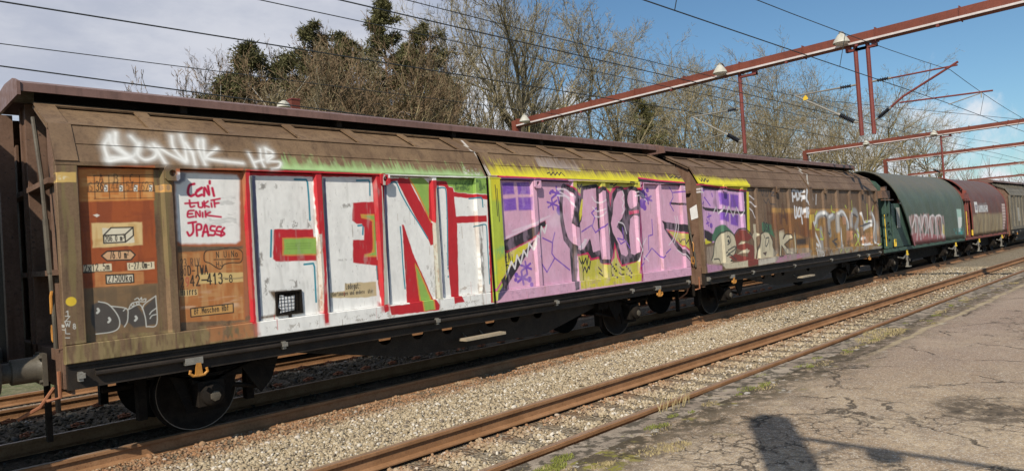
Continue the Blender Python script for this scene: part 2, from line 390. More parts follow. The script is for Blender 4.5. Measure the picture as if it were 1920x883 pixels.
def _arc(cx, cy, rx, ry, a, b, n=8): return [(cx + rx * math.cos(R(a + (b - a) * i / n)), cy + ry * math.sin(R(a + (b - a) * i / n))) for i in range(n + 1)]
GLYPH = {
 '0': [_arc(.5, .5, .42, .5, 0, 360, 14)], '1': [[(.25, .78), (.55, 1), (.55, 0)]], '2': [_arc(.48, .72, .38, .28, 170, -20, 8) + [(.1, 0), (.9, 0)]],
 '3': [_arc(.45, .75, .38, .25, 150, -80, 8), _arc(.45, .27, .42, .27, 85, -150, 9)], '4': [[(.7, 0), (.7, 1), (.08, .3), (.95, .3)]],
 '5': [[(.85, 1), (.2, 1), (.15, .55)] + _arc(.45, .32, .42, .32, 110, -140, 9)], '6': [[(.75, .98), (.3, .75), (.1, .4)] + _arc(.5, .3, .4, .3, 170, -190, 12)],
 '7': [[(.1, 1), (.9, 1), (.4, 0)]], '8': [_arc(.5, .74, .34, .26, 0, 360, 12), _arc(.5, .25, .42, .26, 0, 360, 12)], '9': [_arc(.5, .7, .4, .3, 0, 360, 12), [(.9, .65), (.7, .2), (.3, .02)]],
 '-': [[(.15, .45), (.85, .45)]], '.': [[(.5, .02)]], ':': [[(.5, .05)], [(.5, .6)]], 'x': [[(.1, 0), (.9, .65)], [(.1, .65), (.9, 0)]], '*': [[(.5, .2), (.5, .8)], [(.2, .35), (.8, .65)], [(.2, .65), (.8, .35)]],
 '(': [_arc(.9, .45, .6, .45, 130, 230)], ')': [_arc(.1, .45, .6, .45, 50, -50)], '|': [[(.5, 0), (.5, 1)]],
 'A': [[(.05, 0), (.5, 1), (.95, 0)], [(.22, .35), (.78, .35)]], 'B': [[(.12, 0), (.12, 1), (.6, 1)] + _arc(.6, .76, .3, .24, 90, -90, 6) + [(.12, .52)], [(.6, .52)] + _arc(.6, .26, .34, .26, 90, -90, 6) + [(.12, 0)]],
 'C': [_arc(.52, .5, .42, .5, 50, 310, 12)], 'D': [[(.12, 0), (.12, 1), (.45, 1)] + _arc(.45, .5, .45, .5, 90, -90, 10) + [(.12, 0)]], 'E': [[(.85, 1), (.12, 1), (.12, 0), (.85, 0)], [(.12, .52), (.7, .52)]],
 'F': [[(.85, 1), (.12, 1), (.12, 0)], [(.12, .52), (.7, .52)]], 'H': [[(.12, 0), (.12, 1)], [(.88, 0), (.88, 1)], [(.12, .52), (.88, .52)]], 'I': [[(.5, 0), (.5, 1)]],
 'J': [[(.7, 1), (.7, .3)] + _arc(.42, .28, .28, .28, 0, -180, 7)], 'K': [[(.12, 0), (.12, 1)], [(.88, 1), (.14, .45)], [(.4, .62), (.9, 0)]], 'L': [[(.15, 1), (.15, 0), (.85, 0)]], 'M': [[(.06, 0), (.06, 1), (.5, .35), (.94, 1), (.94, 0)]],
 'N': [[(.12, 0), (.12, 1), (.88, 0), (.88, 1)]], 'O': [_arc(.5, .5, .42, .5, 0, 360, 14)], 'P': [[(.12, 0), (.12, 1), (.6, 1)] + _arc(.6, .74, .32, .26, 90, -90, 6) + [(.12, .48)]], 'R': [[(.12, 0), (.12, 1), (.6, 1)] + _arc(.6, .74, .32, .26, 90, -90, 6) + [(.12, .48)], [(.5, .48), (.92, 0)]],
 'S': [_arc(.5, .75, .36, .25, 30, 250, 8) + _arc(.5, .25, .38, .26, 80, -150, 8)], 'T': [[(.05, 1), (.95, 1)], [(.5, 1), (.5, 0)]], 'U': [[(.12, 1), (.12, .3)] + _arc(.5, .3, .38, .3, 180, 360, 8) + [(.88, 1)]], 'V': [[(.06, 1), (.5, 0), (.94, 1)]], 'W': [[(.03, 1), (.28, 0), (.5, .7), (.72, 0), (.97, 1)]], 'Z': [[(.1, 1), (.9, 1), (.1, 0), (.9, 0)]],
 'a': [_arc(.45, .32, .34, .32, 0, 360, 10), [(.82, .66), (.82, 0)]], 'b': [[(.15, 1), (.15, 0)], _arc(.5, .32, .35, .32, 0, 360, 10)], 'c': [_arc(.5, .32, .36, .32, 50, 310, 8)], 'd': [_arc(.47, .32, .35, .32, 0, 360, 10), [(.84, 1), (.84, 0)]],
 'e': [[(.14, .34), (.86, .34)] + _arc(.5, .32, .36, .32, 5, 310, 9)], 'f': [[(.35, 0), (.35, .8)] + _arc(.62, .8, .27, .2, 180, 80, 5), [(.1, .62), (.75, .62)]], 'g': [_arc(.47, .34, .35, .3, 0, 360, 10), [(.84, .66), (.84, -.1)] + _arc(.5, -.1, .34, .16, 0, -150, 6)],
 'h': [[(.15, 1), (.15, 0)], [(.15, .4)] + _arc(.5, .38, .33, .27, 150, 0, 6) + [(.83, 0)]], 'i': [[(.5, 0), (.5, .65)], [(.5, .9)]], 'k': [[(.15, 1), (.15, 0)], [(.8, .65), (.17, .28)], [(.4, .42), (.85, 0)]], 'l': [[(.5, 1), (.5, 0)]], 'm': [[(.06, 0), (.06, .65)], [(.06, .5), (.28, .65), (.5, .5), (.5, 0)], [(.5, .5), (.72, .65), (.94, .5), (.94, 0)]],
 'n': [[(.15, 0), (.15, .65)], [(.15, .4)] + _arc(.5, .38, .33, .27, 150, 0, 6) + [(.83, 0)]], 'o': [_arc(.5, .32, .37, .32, 0, 360, 12)], 'r': [[(.25, 0), (.25, .65)], [(.25, .4), (.5, .62), (.8, .62)]], 's': [_arc(.5, .48, .3, .17, 30, 250, 6) + _arc(.5, .16, .32, .17, 80, -150, 6)],
 't': [[(.4, .95), (.4, .15), (.6, 0), (.8, .05)], [(.1, .65), (.8, .65)]], 'u': [[(.15, .65), (.15, .25)] + _arc(.5, .26, .35, .26, 180, 350, 7), [(.85, .65), (.85, 0)]], 'ü': [[(.15, .65), (.15, .25)] + _arc(.5, .26, .35, .26, 180, 350, 7), [(.85, .65), (.85, 0)], [(.3, .88)], [(.7, .88)]],
}
def crop(x0, y0, k): return lambda *p: [(x0 + u / k, y0 + v / k) for u, v in p]
cA = crop(460, 300, 2.596); cB = crop(700, 300, 2.759); cC = crop(920, 290, 2.943); cD = crop(1060, 300, 3.27)
cE = crop(1300, 310, 4.205); cF = crop(1450, 310, 4.647); cG = crop(140, 300, 2.6); cH = crop(130, 300, 2.452)
cI = crop(140, 230, 4.571); cJ = crop(0, 130, 2.758); cK = crop(1640, 300, 4.414); cL = crop(0, 400, 1.829)
WHITE = (.78, .77, .74); RED = (.47, .022, .030); GREEN = (.26, .42, .09); BLUE = (.03, .24, .32); POST_SHADE = (.17, .16, .25); PALE = (.45, .44, .37)  # slate blue-grey strips: post shadows painted along the panel edges
PINK = (.63, .355, .48); VIOLET = (.20, .085, .42); INK = (.035, .028, .035); YELLOW = (.62, .55, .035); OLIVE = (.50, .46, .07); CRIM = (.52, .03, .10); LIME = (.40, .48, .06)

def vflow(cv, pts, c0, c1, alpha=1.):
    """weathered plate paint: c0 with c1 brushed over it in vertical washes"""
    cv.poly(pts, c0, .01, alpha); cv.smudge(pts, c1, .75, (.5, .07), .45); cv.smudge(pts, c1, .6, (.08, .3), .55)
def star(cv, f, u, v, r, w, col=VIOLET):
    for a in (80, 20, -40): 
        du, dv = r * math.cos(R(a)), r * math.sin(R(a)); cv.line(f((u - du, v - dv), (u + du, v + dv)), w, col)

BAY_X = [(1.79, 2.57), (2.71, 3.48), (3.58, 4.39), (4.52, 5.29), (5.44, 6.27), (6.38, 7.11), (7.65, 8.38), (8.53, 9.41), (9.60, 10.24), (10.44, 11.32), (11.52, 12.14), (12.32, 13.02)]
def paint_front():
    cv = Canvas(1.5, 13.25, .98, 4.26, 220, 5); P, S = cv.poly, cv.line
    RUST = (.33, .080, .024); ORA = (.46, .19, .055); CREAM = (.56, .40, .17); BLK = (.03, .025, .02)
    # olive-brown weathering of the first bays and the sill
    cv.smudge([(105, 305), (320, 320), (330, 622), (460, 605), (480, 640), (112, 690)], (.19, .145, .062), .75, (.6, .05), .42)
    cv.smudge([(112, 640), (470, 598), (480, 640), (112, 690)], (.30, .23, .11), .55, (.25, .05), .45)
    cv.smudge([(380, 612), (480, 598), (480, 632), (380, 645)], (.40, .17, .07), .8, (.2, .08), .35)
    # bay one: red-brown label field
    vflow(cv, cG((18, 35), (388, 28), (408, 600), (38, 628)), RUST, (.24, .058, .022))
    vflow(cv, cG((22, 45), (385, 40), (392, 195), (25, 205)), (.52, .19, .05), (.64, .34, .12))
    cv.smudge(cG((35, 60), (230, 55), (240, 120), (40, 130)), (.62, .40, .17), .6, (.1, .15), .5)
    G1 = cG((68, 115), (385, 110), (390, 152), (68, 155))
    S(G1 + G1[:1], .012, BLK, curve=False, alpha=.8)
    S(cG((97, 76), (385, 73)), .009, BLK, curve=False, alpha=.7); S(cG((98, 190), (390, 184)), .009, BLK, curve=False, alpha=.6)
    for u in (97, 168, 240, 318): S(cG((u, 76), (u + 5, 188)), .009, BLK, curve=False, alpha=.75)
    def T(txt, f, a, b, h, w, col=BLK, alpha=1.): cv.text(txt, f(a)[0], f(b)[0], h, w * .60, col, alpha=alpha)
    for u, t in ((118, 'A'), (190, 'B'), (268, 'C')): T(t, cG, (u, 110), (u + 28, 109), .085, .014, alpha=.75)
    T('S', cG, (72, 150), (92, 150), .085, .012, alpha=.7)
    for u, t in ((104, '36'), (180, '44'), (252, '54'), (325, '62')): T(t, cG, (u, 150), (u + 42, 149), .095, .014, alpha=1 if u == 104 else .65)
    for u in (146, 220, 292, 365):
        P(cG((u, 122), (u + 17, 122), (u + 17, 153), (u, 153)), (.66, .64, .58), .003); T('5', cG, (u, 149), (u + 17, 149), .062, .011)
    P(cG((92, 268), (112, 262), (125, 270), (110, 278)), (.7, .66, .58), .006)
    vflow(cv, cG((86, 308), (331, 303), (334, 415), (91, 428)), (.66, .47, .22), (.50, .30, .11))
    P(cG((137, 333), (290, 326), (293, 404), (142, 410)), (.66, .60, .46), .004)
    for q in (((143, 368), (248, 363), (250, 400), (145, 406), (143, 368)), ((143, 368), (180, 330), (287, 328), (248, 363)), ((287, 328), (289, 368), (250, 400))):
        S(cG(*q), .013, BLK, curve=False)
    T('206.0 m', cG, (150, 398), (236, 393), .060, .012); T('3', cG, (236, 382), (247, 381), .045, .009)
    q = cG((133, 467), (160, 445), (275, 441), (298, 462), (277, 486), (160, 490)); P(q, (.60, .36, .20), .004); S(q + q[:1], .013, BLK, curve=False)
    T('76.0 m', cG, (172, 481), (258, 478), .078, .013); T('2', cG, (257, 463), (268, 462), .045, .009)
    for a, b, t, r in (((42, 512), (182, 505), '2x12.5m', 1), ((258, 501), (391, 495), '(-27.0m-)', 0)):
        P(cG(a, b, (b[0] + 2, b[1] + 36), (a[0] + 2, a[1] + 38)), (.68, .58, .40), .004)
        T(t, cG, (a[0] + 6, a[1] + 32), (b[0] - 8, b[1] + 29), .070, .013)
    S(cG((42, 549), (182, 543)), .014, BLK, curve=False)
    vflow(cv, cG((100, 547), (338, 541), (341, 611), (104, 620)), (.50, .22, .08), (.42, .15, .05))
    q = cG((155, 561), (289, 556), (291, 596), (157, 603)); P(q, (.62, .56, .44), .003); S(q + q[:1], .013, BLK, curve=False)
    T('27500kg', cG, (163, 595), (284, 590), .075, .014)
    # dark outlined lettering low in bay one
    vflow(cv, cG((38, 628), (410, 600), (415, 835), (48, 850)), (.20, .125, .065), (.14, .095, .055))
    DK = (.075, .065, .058); LN = (.52, .52, .48)
    P(cG((78, 745), (85, 705), (130, 688), (180, 715), (222, 760), (215, 815), (185, 842), (110, 845), (85, 800)), DK, .012)
    P(cG((180, 712), (255, 728), (262, 765), (245, 812), (218, 790), (200, 735)), DK, .012)
    P(cG((262, 730), (300, 705), (345, 760), (350, 810), (290, 815), (258, 790)), DK, .012); P(cG((345, 715), (398, 665), (402, 800), (355, 808), (335, 740)), DK, .012)
    for q in (((118, 690), (165, 702), (205, 745), (222, 785), (215, 820), (180, 838), (105, 848)), ((180, 712), (255, 724), (262, 760), (258, 790), (245, 812)), ((240, 735), (252, 722)),
              ((265, 728), (320, 705), (345, 760), (352, 812)), ((265, 728), (280, 700), (310, 690), (345, 690), (350, 676)), ((332, 725), (345, 700), (398, 662)), ((398, 662), (403, 798), (352, 812)),
              ((400, 722), (378, 738), (368, 752)), ((400, 752), (380, 758), (370, 772)), ((295, 680), (310, 672), (318, 682), (328, 670), (330, 682), (345, 676))):
        S(cG(*q), .010, LN)
    for u, v in ((115, 735), (170, 780), (300, 772)): S(cG((u, v - 10), (u + 5, v), (u - 3, v + 10)), .022, LN)
    for u, v in ((285, 705), (310, 698)): S(cG((u - 7, v), (u, v - 8), (u + 7, v), (u, v + 8), (u - 7, v)), .009, LN)
    # corner post and first rib patches
    P(cJ((283, 536), (388, 537), (389, 589), (285, 588)), (.60, .40, .13), .004); cv.smudge(cJ((288, 545), (360, 545), (360, 585), (290, 585)), (.7, .62, .42), .8, (.05, .05), .45)
    P(cJ((804, 598), (882, 598), (883, 637), (806, 637)), (.55, .30, .10), .004)
    for u in (833, 866): cv.text('*', cJ((u - 12, 632))[0], cJ((u + 12, 632))[0], .075, .02, (.35, .22, .12))
    cv.dot((131, 565), .045, (.68, .47, .04))
    for v, t in ((592, '1'), (602, 'Z'), (612, 'W'), (625, 'L'), (637, '-')): cv.text(t, (118, v), (132, v), .05, .008, LN)
    cv.text('2', (113, 618), (120, 618), .05, .008, LN); cv.text('8', (134, 616), (141, 616), .05, .008, LN)
    # bay two: white field with red handwriting
    P(cH((480, 45), (800, 40), (808, 385), (790, 400), (500, 395)), (.40, .12, .05), .012)
    P(cH((487, 62), (540, 57), (772, 70), (785, 90), (787, 370), (770, 383), (520, 386), (500, 370)), WHITE, .02)
    cv.smudge(cH((600, 170), (770, 160), (780, 300), (620, 330)), (.42, .42, .40), .5, (.05, .12), .52)
    P(cH((480, 75), (500, 70), (520, 55), (540, 60), (535, 95), (510, 112), (484, 110)), (.26, .26, .30), .015)
    def tag2(strokes, w=.030):
        for q in strokes: S(cH(*q), w, (.50, .01, .055), .008)
    tag2([((577, 110), (555, 118), (548, 150), (560, 166), (575, 160)), ((590, 140), (612, 128), (585, 150), (592, 166), (612, 160)), ((622, 165), (625, 128), (645, 160), (640, 120)), ((660, 130), (668, 165)), ((648, 98), (648, 108))])
    tag2([((555, 185), (560, 215), (578, 212)), ((535, 200), (590, 197)), ((595, 195), (598, 216), (615, 216), (615, 196)), ((622, 190), (625, 218)), ((640, 190), (623, 206), (645, 216)), ((655, 198), (658, 216)), ((668, 185), (672, 216)), ((655, 186), (695, 178)), ((670, 200), (690, 198))], .022)
    tag2([((575, 232), (550, 236), (548, 262), (575, 260)), ((550, 248), (568, 247)), ((585, 262), (585, 236), (603, 260), (603, 235)), ((615, 242), (616, 262)), ((628, 235), (630, 262)), ((650, 240), (632, 252), (665, 258), (700, 262))], .022)
    tag2([((550, 290), (585, 285)), ((570, 288), (572, 330), (555, 348), (545, 332)), ((590, 348), (588, 300), (608, 298), (608, 318), (592, 322)), ((615, 350), (630, 298), (642, 348)), ((618, 332), (640, 330)), ((672, 305), (655, 305), (652, 322), (672, 328), (668, 345), (645, 345)), ((700, 308), (685, 308), (680, 325), (700, 330), (698, 345), (680, 342)), ((715, 312), (705, 325), (716, 340), (700, 350))], .026)
    # bay two lower label field
    vflow(cv, cH((500, 425), (800, 408), (812, 735), (512, 745)), (.40, .155, .05), (.50, .27, .11)); cv.smudge(cH((500, 600), (805, 590), (805, 680), (510, 690)), (.62, .42, .28), .7, (.08, .3), .5)
    P(cH((600, 520), (802, 516), (803, 560), (600, 570)), (.60, .43, .18), .006); P(cH((505, 598), (592, 594), (592, 622), (506, 628)), (.58, .40, .18), .006)
    GREY = (.08, .055, .04)
    T('23 RIV', cH, (513, 491), (604, 486), .085, .014, GREY); T('80', cH, (513, 533), (542, 531), .085, .014, GREY); T('D-TWA', cH, (545, 529), (642, 524), .10, .020)
    T('2', cH, (514, 583), (533, 582), .10, .018, GREY); T('9', cH, (536, 582), (556, 580), .10, .018, (.40, .10, .06)); T('42', cH, (556, 579), (608, 576), .115, .022); T('413', cH, (634, 572), (712, 567), .12, .026)
    T('-8', cH, (716, 563), (756, 561), .085, .018); S(cH((612, 552), (636, 551)), .016, BLK); S(cH((690, 541), (760, 545), (800, 540)), .018, (.2, .16, .1), alpha=.6); T('Hiirrs', cH, (514, 622), (590, 617), .075, .016)
    q = cH((560, 683), (756, 659), (757, 700), (562, 721)); P(q, (.55, .30, .10), .004); S(q + q[:1], .012, BLK, curve=False); T('Bf.Maschen Rbf', cH, (576, 709), (738, 690), .065, .013)
    q = cH((625, 425), (640, 415), (690, 412), (740, 402), (790, 415), (800, 440), (790, 470), (750, 472), (715, 480), (700, 500), (680, 495), (650, 475), (625, 465), (622, 440)); S(q + q[:1], .011, BLK)
    T('N UiNo', cH, (676, 450), (780, 444), .07, .013); S(cH((668, 458), (785, 455)), .010, BLK); T('HJ', cH, (676, 492), (712, 488), .06, .012)
    cv.smudge(cH((500, 400), (800, 390), (800, 412), (500, 422)), (.12, .09, .06), .9, (.1, .1), .2)
    # orange and red border right of bay two
    P(cH((800, 45), (822, 45), (828, 390), (806, 385)), (.50, .13, .03), .008); P([(459, 320), (468, 320), (474, 470), (481, 612), (475, 612), (466, 470)], RED, .006)
    P([(452, 322), (460, 322), (462, 440), (468, 590), (460, 595), (456, 450)], (.36, .13, .06), .02)
    # white letters field, bays three to six
    P([(466, 322), (905, 331), (916, 333), (925, 560), (930, 570), (480, 632), (472, 480)], WHITE, .012)
    P([(470, 600), (480, 595), (484, 628), (474, 630)], (.5, .15, .12), .03, .6)
    P(cA((0, 50), (670, 62), (672, 84), (330, 82), (40, 76), (0, 80)), RED, .006)
    P(cA((-4, 60), (10, 80), (24, 400), (46, 790), (28, 800), (10, 500), (-2, 300)), RED, .006); P(cA((12, 82), (38, 82), (66, 790), (50, 792)), PALE, .006); P(cA((36, 76), (52, 80), (80, 782), (64, 785)), POST_SHADE, .005)
    P(cA((145, 336), (332, 337), (352, 490), (152, 494), (137, 482), (141, 345)), RED, .010); P(cA((183, 378), (346, 374), (352, 464), (183, 467)), (.55, .22, .06), .006); P(cA((192, 384), (346, 380), (350, 456), (192, 460)), GREEN, .006)
    for v in (408, 420, 432): S(cA((205, v), (320, v - 3)), .012, (.12, .22, .05), .012, .5)
    P(cA((328, 62), (376, 62), (397, 790), (378, 792), (366, 500), (346, 300)), RED, .006); P(cA((350, 362), (366, 362), (378, 560), (376, 735), (356, 738), (350, 500)), (.55, .50, .44), .008); cv.smudge(cA((345, 360), (375, 360), (380, 740), (355, 740)), (.35, .16, .08), .7, (.1, .03), .5)
    P(cA((366, 740), (396, 735), (398, 800), (380, 800)), RED, .03, .8)
    for q in (((243, 95), (300, 96), (306, 110), (312, 180), (318, 292)), ((130, 342), (127, 470)), ((290, 508), (334, 503), (340, 520), (348, 690)), ((545, 100), (605, 99), (609, 112), (610, 172)), ((552, 320), (577, 317), (575, 362)), ((643, 515), (648, 580))):
        S(cA(*q), .024, BLUE, .006, curve=False)
    P(cA((376, 88), (392, 88), (418, 738), (398, 742)), PALE, .006); P(cA((383, 90), (394, 90), (420, 738), (406, 740)), POST_SHADE, .005)
    P(cA((527, 207), (622, 204), (664, 206), (668, 516), (560, 505), (527, 498), (527, 390), (582, 388), (582, 326), (570, 311), (545, 312), (524, 296)), RED, .010)
    q = ((563, 264), (652, 262), (662, 470), (583, 472), (583, 458), (618, 450), (624, 430), (621, 300), (600, 290), (568, 282)); P(cA(*q), (.58, .28, .06), .008); P(cA((580, 272), (648, 270), (656, 462), (600, 464), (632, 448), (629, 292)), GREEN, .006)
    P(cA((618, 70), (655, 74), (668, 400), (688, 735), (670, 742), (650, 600), (634, 300)), RED, .006); P(cA((648, 690), (700, 700), (700, 735), (655, 738)), RED, .03, .7)
    P(cA((487, 600), (640, 592), (643, 660), (600, 668), (415, 672), (415, 645), (487, 638)), (.52, .41, .24), .01)
    T('Ladegut:', cA, (492, 628), (566, 624), .075, .014); T('Kartonagen und andere Güter', cA, (428, 663), (628, 645), .052, .011)
    P(cA((40, 640), (70, 635), (100, 640), (155, 632), (275, 625), (292, 745), (200, 760), (72, 782), (72, 762), (145, 750), (148, 700), (120, 650)), (.15, .11, .075), .02, .0)
    cv.smudge(cA((105, 632), (275, 622), (296, 750), (70, 782), (74, 755), (140, 745), (146, 690)), (.16, .115, .08), 1, (.08, .06), .22)
    for q in (((60, 110), (110, 108), (105, 150), (62, 148)), ((145, 110), (165, 110), (165, 145), (145, 145)), ((165, 285), (200, 280), (190, 335), (165, 335)), ((225, 290), (265, 290), (262, 335), (228, 336)), ((300, 280), (330, 270), (328, 335), (300, 336)), ((90, 570), (125, 565), (120, 660), (92, 665)), ((215, 580), (270, 575), (275, 625), (220, 630)), ((470, 210), (525, 205), (525, 235), (475, 238)), ((450, 480), (530, 475), (525, 492), (450, 495)), ((60, 450), (95, 440), (95, 520), (65, 520))):
        cv.smudge(cA(*q), (.20, .18, .16), .8, (.06, .03), .45)
    cv.smudge(cA((30, 80), (650, 90), (665, 740), (60, 790)), (.45, .44, .41), .3, (.3, .08), .62); cv.smudge([(480, 612), (925, 555), (925, 570), (482, 630)], (.22, .18, .14), .6, (.05, .05), .6)
    # bays five and six: N and i
    P(cB((45, 78), (60, 80), (64, 745), (45, 750)), RED, .006); P(cB((60, 108), (72, 108), (92, 740), (76, 745)), POST_SHADE, .005); P(cB((36, 78), (46, 80), (70, 745), (52, 750)), PALE, .006)
    P(cB((190, 94), (265, 94), (290, 120), (302, 310), (285, 285)), GREEN, .006); S(cB((188, 96), (232, 170), (300, 318)), .03, (.58, .28, .06))
    P(cB((122, 100), (140, 92), (188, 97), (215, 160), (255, 232), (300, 322), (318, 330), (316, 435), (300, 442), (285, 405), (200, 255), (140, 135)), RED, .008)
    P(cB((58, 98), (130, 94), (126, 108), (78, 120), (60, 130)), RED, .008)
    P(cB((152, 334), (161, 335), (215, 500), (262, 600), (303, 700), (332, 748), (330, 775), (252, 785), (84, 802), (74, 756), (178, 744), (170, 600)), RED, .008)
    P(cB((218, 530), (238, 560), (304, 715), (312, 770), (250, 782), (238, 700), (226, 600)), (.58, .28, .06), .006); P(cB((222, 548), (236, 572), (296, 715), (306, 772), (256, 780), (246, 700), (232, 600)), GREEN, .006)
    S(cB((78, 130), (118, 115), (150, 180), (200, 268), (240, 330), (285, 405)), .020, BLUE); S(cB((143, 345), (150, 430), (158, 560), (168, 665)), .020, BLUE)
    P(cB((300, 130), (322, 130), (352, 722), (326, 722), (318, 500), (314, 435)), PALE, .006); cv.smudge(cB((302, 430), (325, 430), (350, 722), (326, 722)), (.30, .18, .11), .7, (.12, .04), .5)
    P(cB((325, 92), (592, 95), (598, 182), (425, 166), (415, 142), (392, 136), (380, 112), (325, 105)), GREEN, .006); cv.smudge(cB((400, 95), (590, 98), (598, 175), (425, 160)), (.06, .12, .04), .8, (.09, .06), .45)
    P(cB((290, 106), (380, 110), (395, 140), (415, 144), (420, 166), (540, 180), (600, 184), (604, 210), (530, 202), (422, 190), (432, 292), (575, 288), (578, 322), (437, 326), (446, 700), (462, 732), (410, 742), (392, 560), (388, 300), (382, 152), (372, 138), (332, 132), (318, 150), (318, 330), (292, 300)), RED, .008)
    P(cB((327, 150), (340, 150), (368, 705), (353, 712)), POST_SHADE, .005)
    S(cB((332, 148), (366, 144), (380, 165), (386, 300), (390, 545)), .020, BLUE); S(cB((390, 556), (390, 562)), .02, BLUE); S(cB((391, 600), (391, 606)), .02, BLUE); S(cB((498, 200), (548, 196), (554, 208), (557, 245)), .022, BLUE, curve=False); S(cB((523, 345), (565, 335), (576, 352), (580, 430), (592, 640)), .020, BLUE)
    cv.smudge(cB((535, 330), (560, 330), (570, 690), (545, 690)), (.15, .13, .11), .8, (.15, .02), .4); cv.smudge(cB((445, 650), (570, 640), (570, 710), (450, 715)), (.30, .22, .16), .6, (.05, .1), .5)
    P(cB((578, 188), (600, 186), (618, 560), (624, 735), (598, 738), (590, 500)), RED, .006); P(cB((602, 330), (612, 330), (632, 690), (622, 690)), (.42, .10, .04), .006); cv.smudge(cB((330, 380), (390, 380), (400, 560), (350, 560)), (.3, .3, .28), .5, (.1, .02), .58)
    cv.smudge(cB((270, 540), (318, 540), (330, 720), (300, 700)), (.3, .28, .26), .6, (.08, .02), .5)
    # green and yellow overspray on the lower roof band
    cv.fade([(526, 318), (700, 327), (905, 333)], [(530, 288), (600, 293), (760, 300), (905, 312)], (.27, .42, .16), .85, 1.2, .12)
    cv.fade([(530, 317), (700, 325), (905, 331)], [(535, 300), (700, 308), (900, 322)], (.38, .54, .26), .6, 1.3, .2)
    cv.smudge([(860, 310), (915, 320), (918, 332), (870, 330)], (.55, .52, .52), .7, (.04, .04), .5)
    S([(866, 264), (884, 283), (890, 286), (916, 333)], .045, (.50, .46, .42), .01, curve=False)
    cv.fade([(921, 331), (1000, 333), (1286, 344)], [(915, 296), (1000, 306), (1100, 313), (1275, 328)], (.62, .55, .03), .95, .9, .22)
    cv.fade([(1010, 312), (1090, 322)], [(1020, 290), (1080, 300)], (.55, .5, .5), .35, 1, .1)
    # white hand style on the roof band
    SP = (.52, .52, .50)
    def spray(q, w=.11, a=.55, so=.05): S(cI(*q), w * 1.0, SP, .05, a * .62); S(cI(*q), w * .62, (.66, .66, .64), .022, .45); S(cI(*q), w * .24, (.72, .72, .70), .01, .7)
    for q in (((285, 320), (330, 300), (460, 310)), ((290, 325), (255, 200), (300, 130)), ((300, 110), (330, 200), (520, 330)), ((350, 90), (360, 200), (470, 290)), ((480, 120), (545, 200), (520, 270), (470, 300), (300, 330)), ((555, 180), (540, 270), (600, 320), (680, 300), (700, 250), (640, 210)), ((680, 190), (720, 260), (775, 345)),
              ((720, 215), (830, 280), (950, 335)), ((830, 120), (850, 220), (950, 335)), ((910, 110), (945, 220), (960, 320)), ((950, 180), (1000, 250)), ((1010, 260), (1035, 365)), ((1060, 150), (1060, 220), (1120, 360)), ((1100, 150), (1110, 260), (1118, 310)), ((1220, 225), (1130, 300), (1260, 330), (1440, 350)),
              ((1490, 262), (1520, 320), (1552, 385)), ((1540, 340), (1620, 320)), ((1590, 230), (1600, 320), (1625, 378)), ((1635, 225), (1652, 340)), ((1640, 225), (1700, 260), (1655, 300)), ((1655, 285), (1700, 290), (1660, 330), (1760, 340), (1750, 385), (1690, 400))):
        spray(q, .075 if q[0][0] > 1480 else .10)
    for q in (((230, 200), (260, 100), (330, 60), (420, 130), (500, 90), (560, 180), (500, 250), (300, 260)), ((540, 150), (700, 150), (730, 240), (560, 260)), ((800, 80), (960, 80), (970, 200), (850, 220)), ((1030, 110), (1100, 110), (1130, 200), (1060, 220)), ((1560, 190), (1650, 180), (1690, 240), (1600, 260))):
        P(cI(*q), SP, .09, .26)
    # ---- right door: pink letters
    P([(921, 329), (936, 330), (1000, 334), (1100, 338), (1292, 345), (1297, 516), (1076, 548), (930, 569), (922, 500)], PINK, .008)
    P(cC((-4, 125), (46, 130), (76, 748), (40, 800), (0, 812)), LIME, .006); P(cC((-2, 125), (44, 130), (50, 260), (0, 250)), YELLOW, .05); cv.smudge(cC((5, 500), (70, 500), (70, 700), (10, 720)), (.22, .42, .14), .8, (.15, .08), .45)
    P(cC((24, 590), (66, 560), (75, 640), (30, 740)), YELLOW, .03, .8)
    P(cC((30, 770), (78, 680), (82, 748), (40, 800), (28, 806)), (.09, .07, .14), .01); S(cC((15, 760), (78, 655)), .03, (.55, .10, .28))
    for u in (14, 24): S(cC((u, 170 + (u - 14) * 2), (u + 14, 340 + (u - 14) * 3)), .014, INK)
    P(cC((48, 690), (245, 470), (235, 500), (85, 740), (60, 740)), INK, .01)
    P(cC((74, 535), (90, 545), (225, 478), (212, 505), (150, 575), (84, 650), (72, 690)), YELLOW, .008)
    P(cC((68, 478), (120, 455), (240, 398), (306, 363), (314, 395), (278, 412), (236, 468), (90, 545), (76, 522)), (.42, .03, .06), .012); P(cC((68, 478), (120, 455), (240, 398), (304, 365), (310, 392), (272, 408), (232, 464), (92, 532), (74, 516)), INK, .006)
    T('CENi', cC, (68, 600), (132, 585), .17, .026, INK); S(cC((78, 625), (95, 608), (108, 618)), .02, INK)
    for q in (((65, 155), (130, 152), (135, 218), (72, 222)), ((148, 155), (215, 150), (222, 218), (155, 220)), ((72, 245), (142, 238), (148, 305), (78, 312)), ((155, 235), (226, 235), (230, 305), (160, 308))):
        P(cC(*q), VIOLET, .02); cv.smudge(cC(*q), (.30, .16, .55), .5, (.03, .12), .5)
    P(cC((34, 116), (420, 134), (420, 142), (34, 126)), (.55, .03, .10), .005); P(cC((44, 128), (420, 143), (418, 152), (50, 140)), (.10, .05, .12), .006)
    star(cv, cC, 372, 215, 38, .04); star(cv, cC, 345, 272, 30, .035); star(cv, cC, 200, 620, 30, .04); star(cv, cC, 180, 680, 34, .045)
    for u, v, r in ((345, 203, .035), (332, 212, .028), (386, 308, .09), (400, 285, .05), (383, 265, .03), (145, 664, .04), (142, 690, .035), (218, 688, .05), (230, 716, .04)): cv.dot(cC((u, v))[0], r, VIOLET)
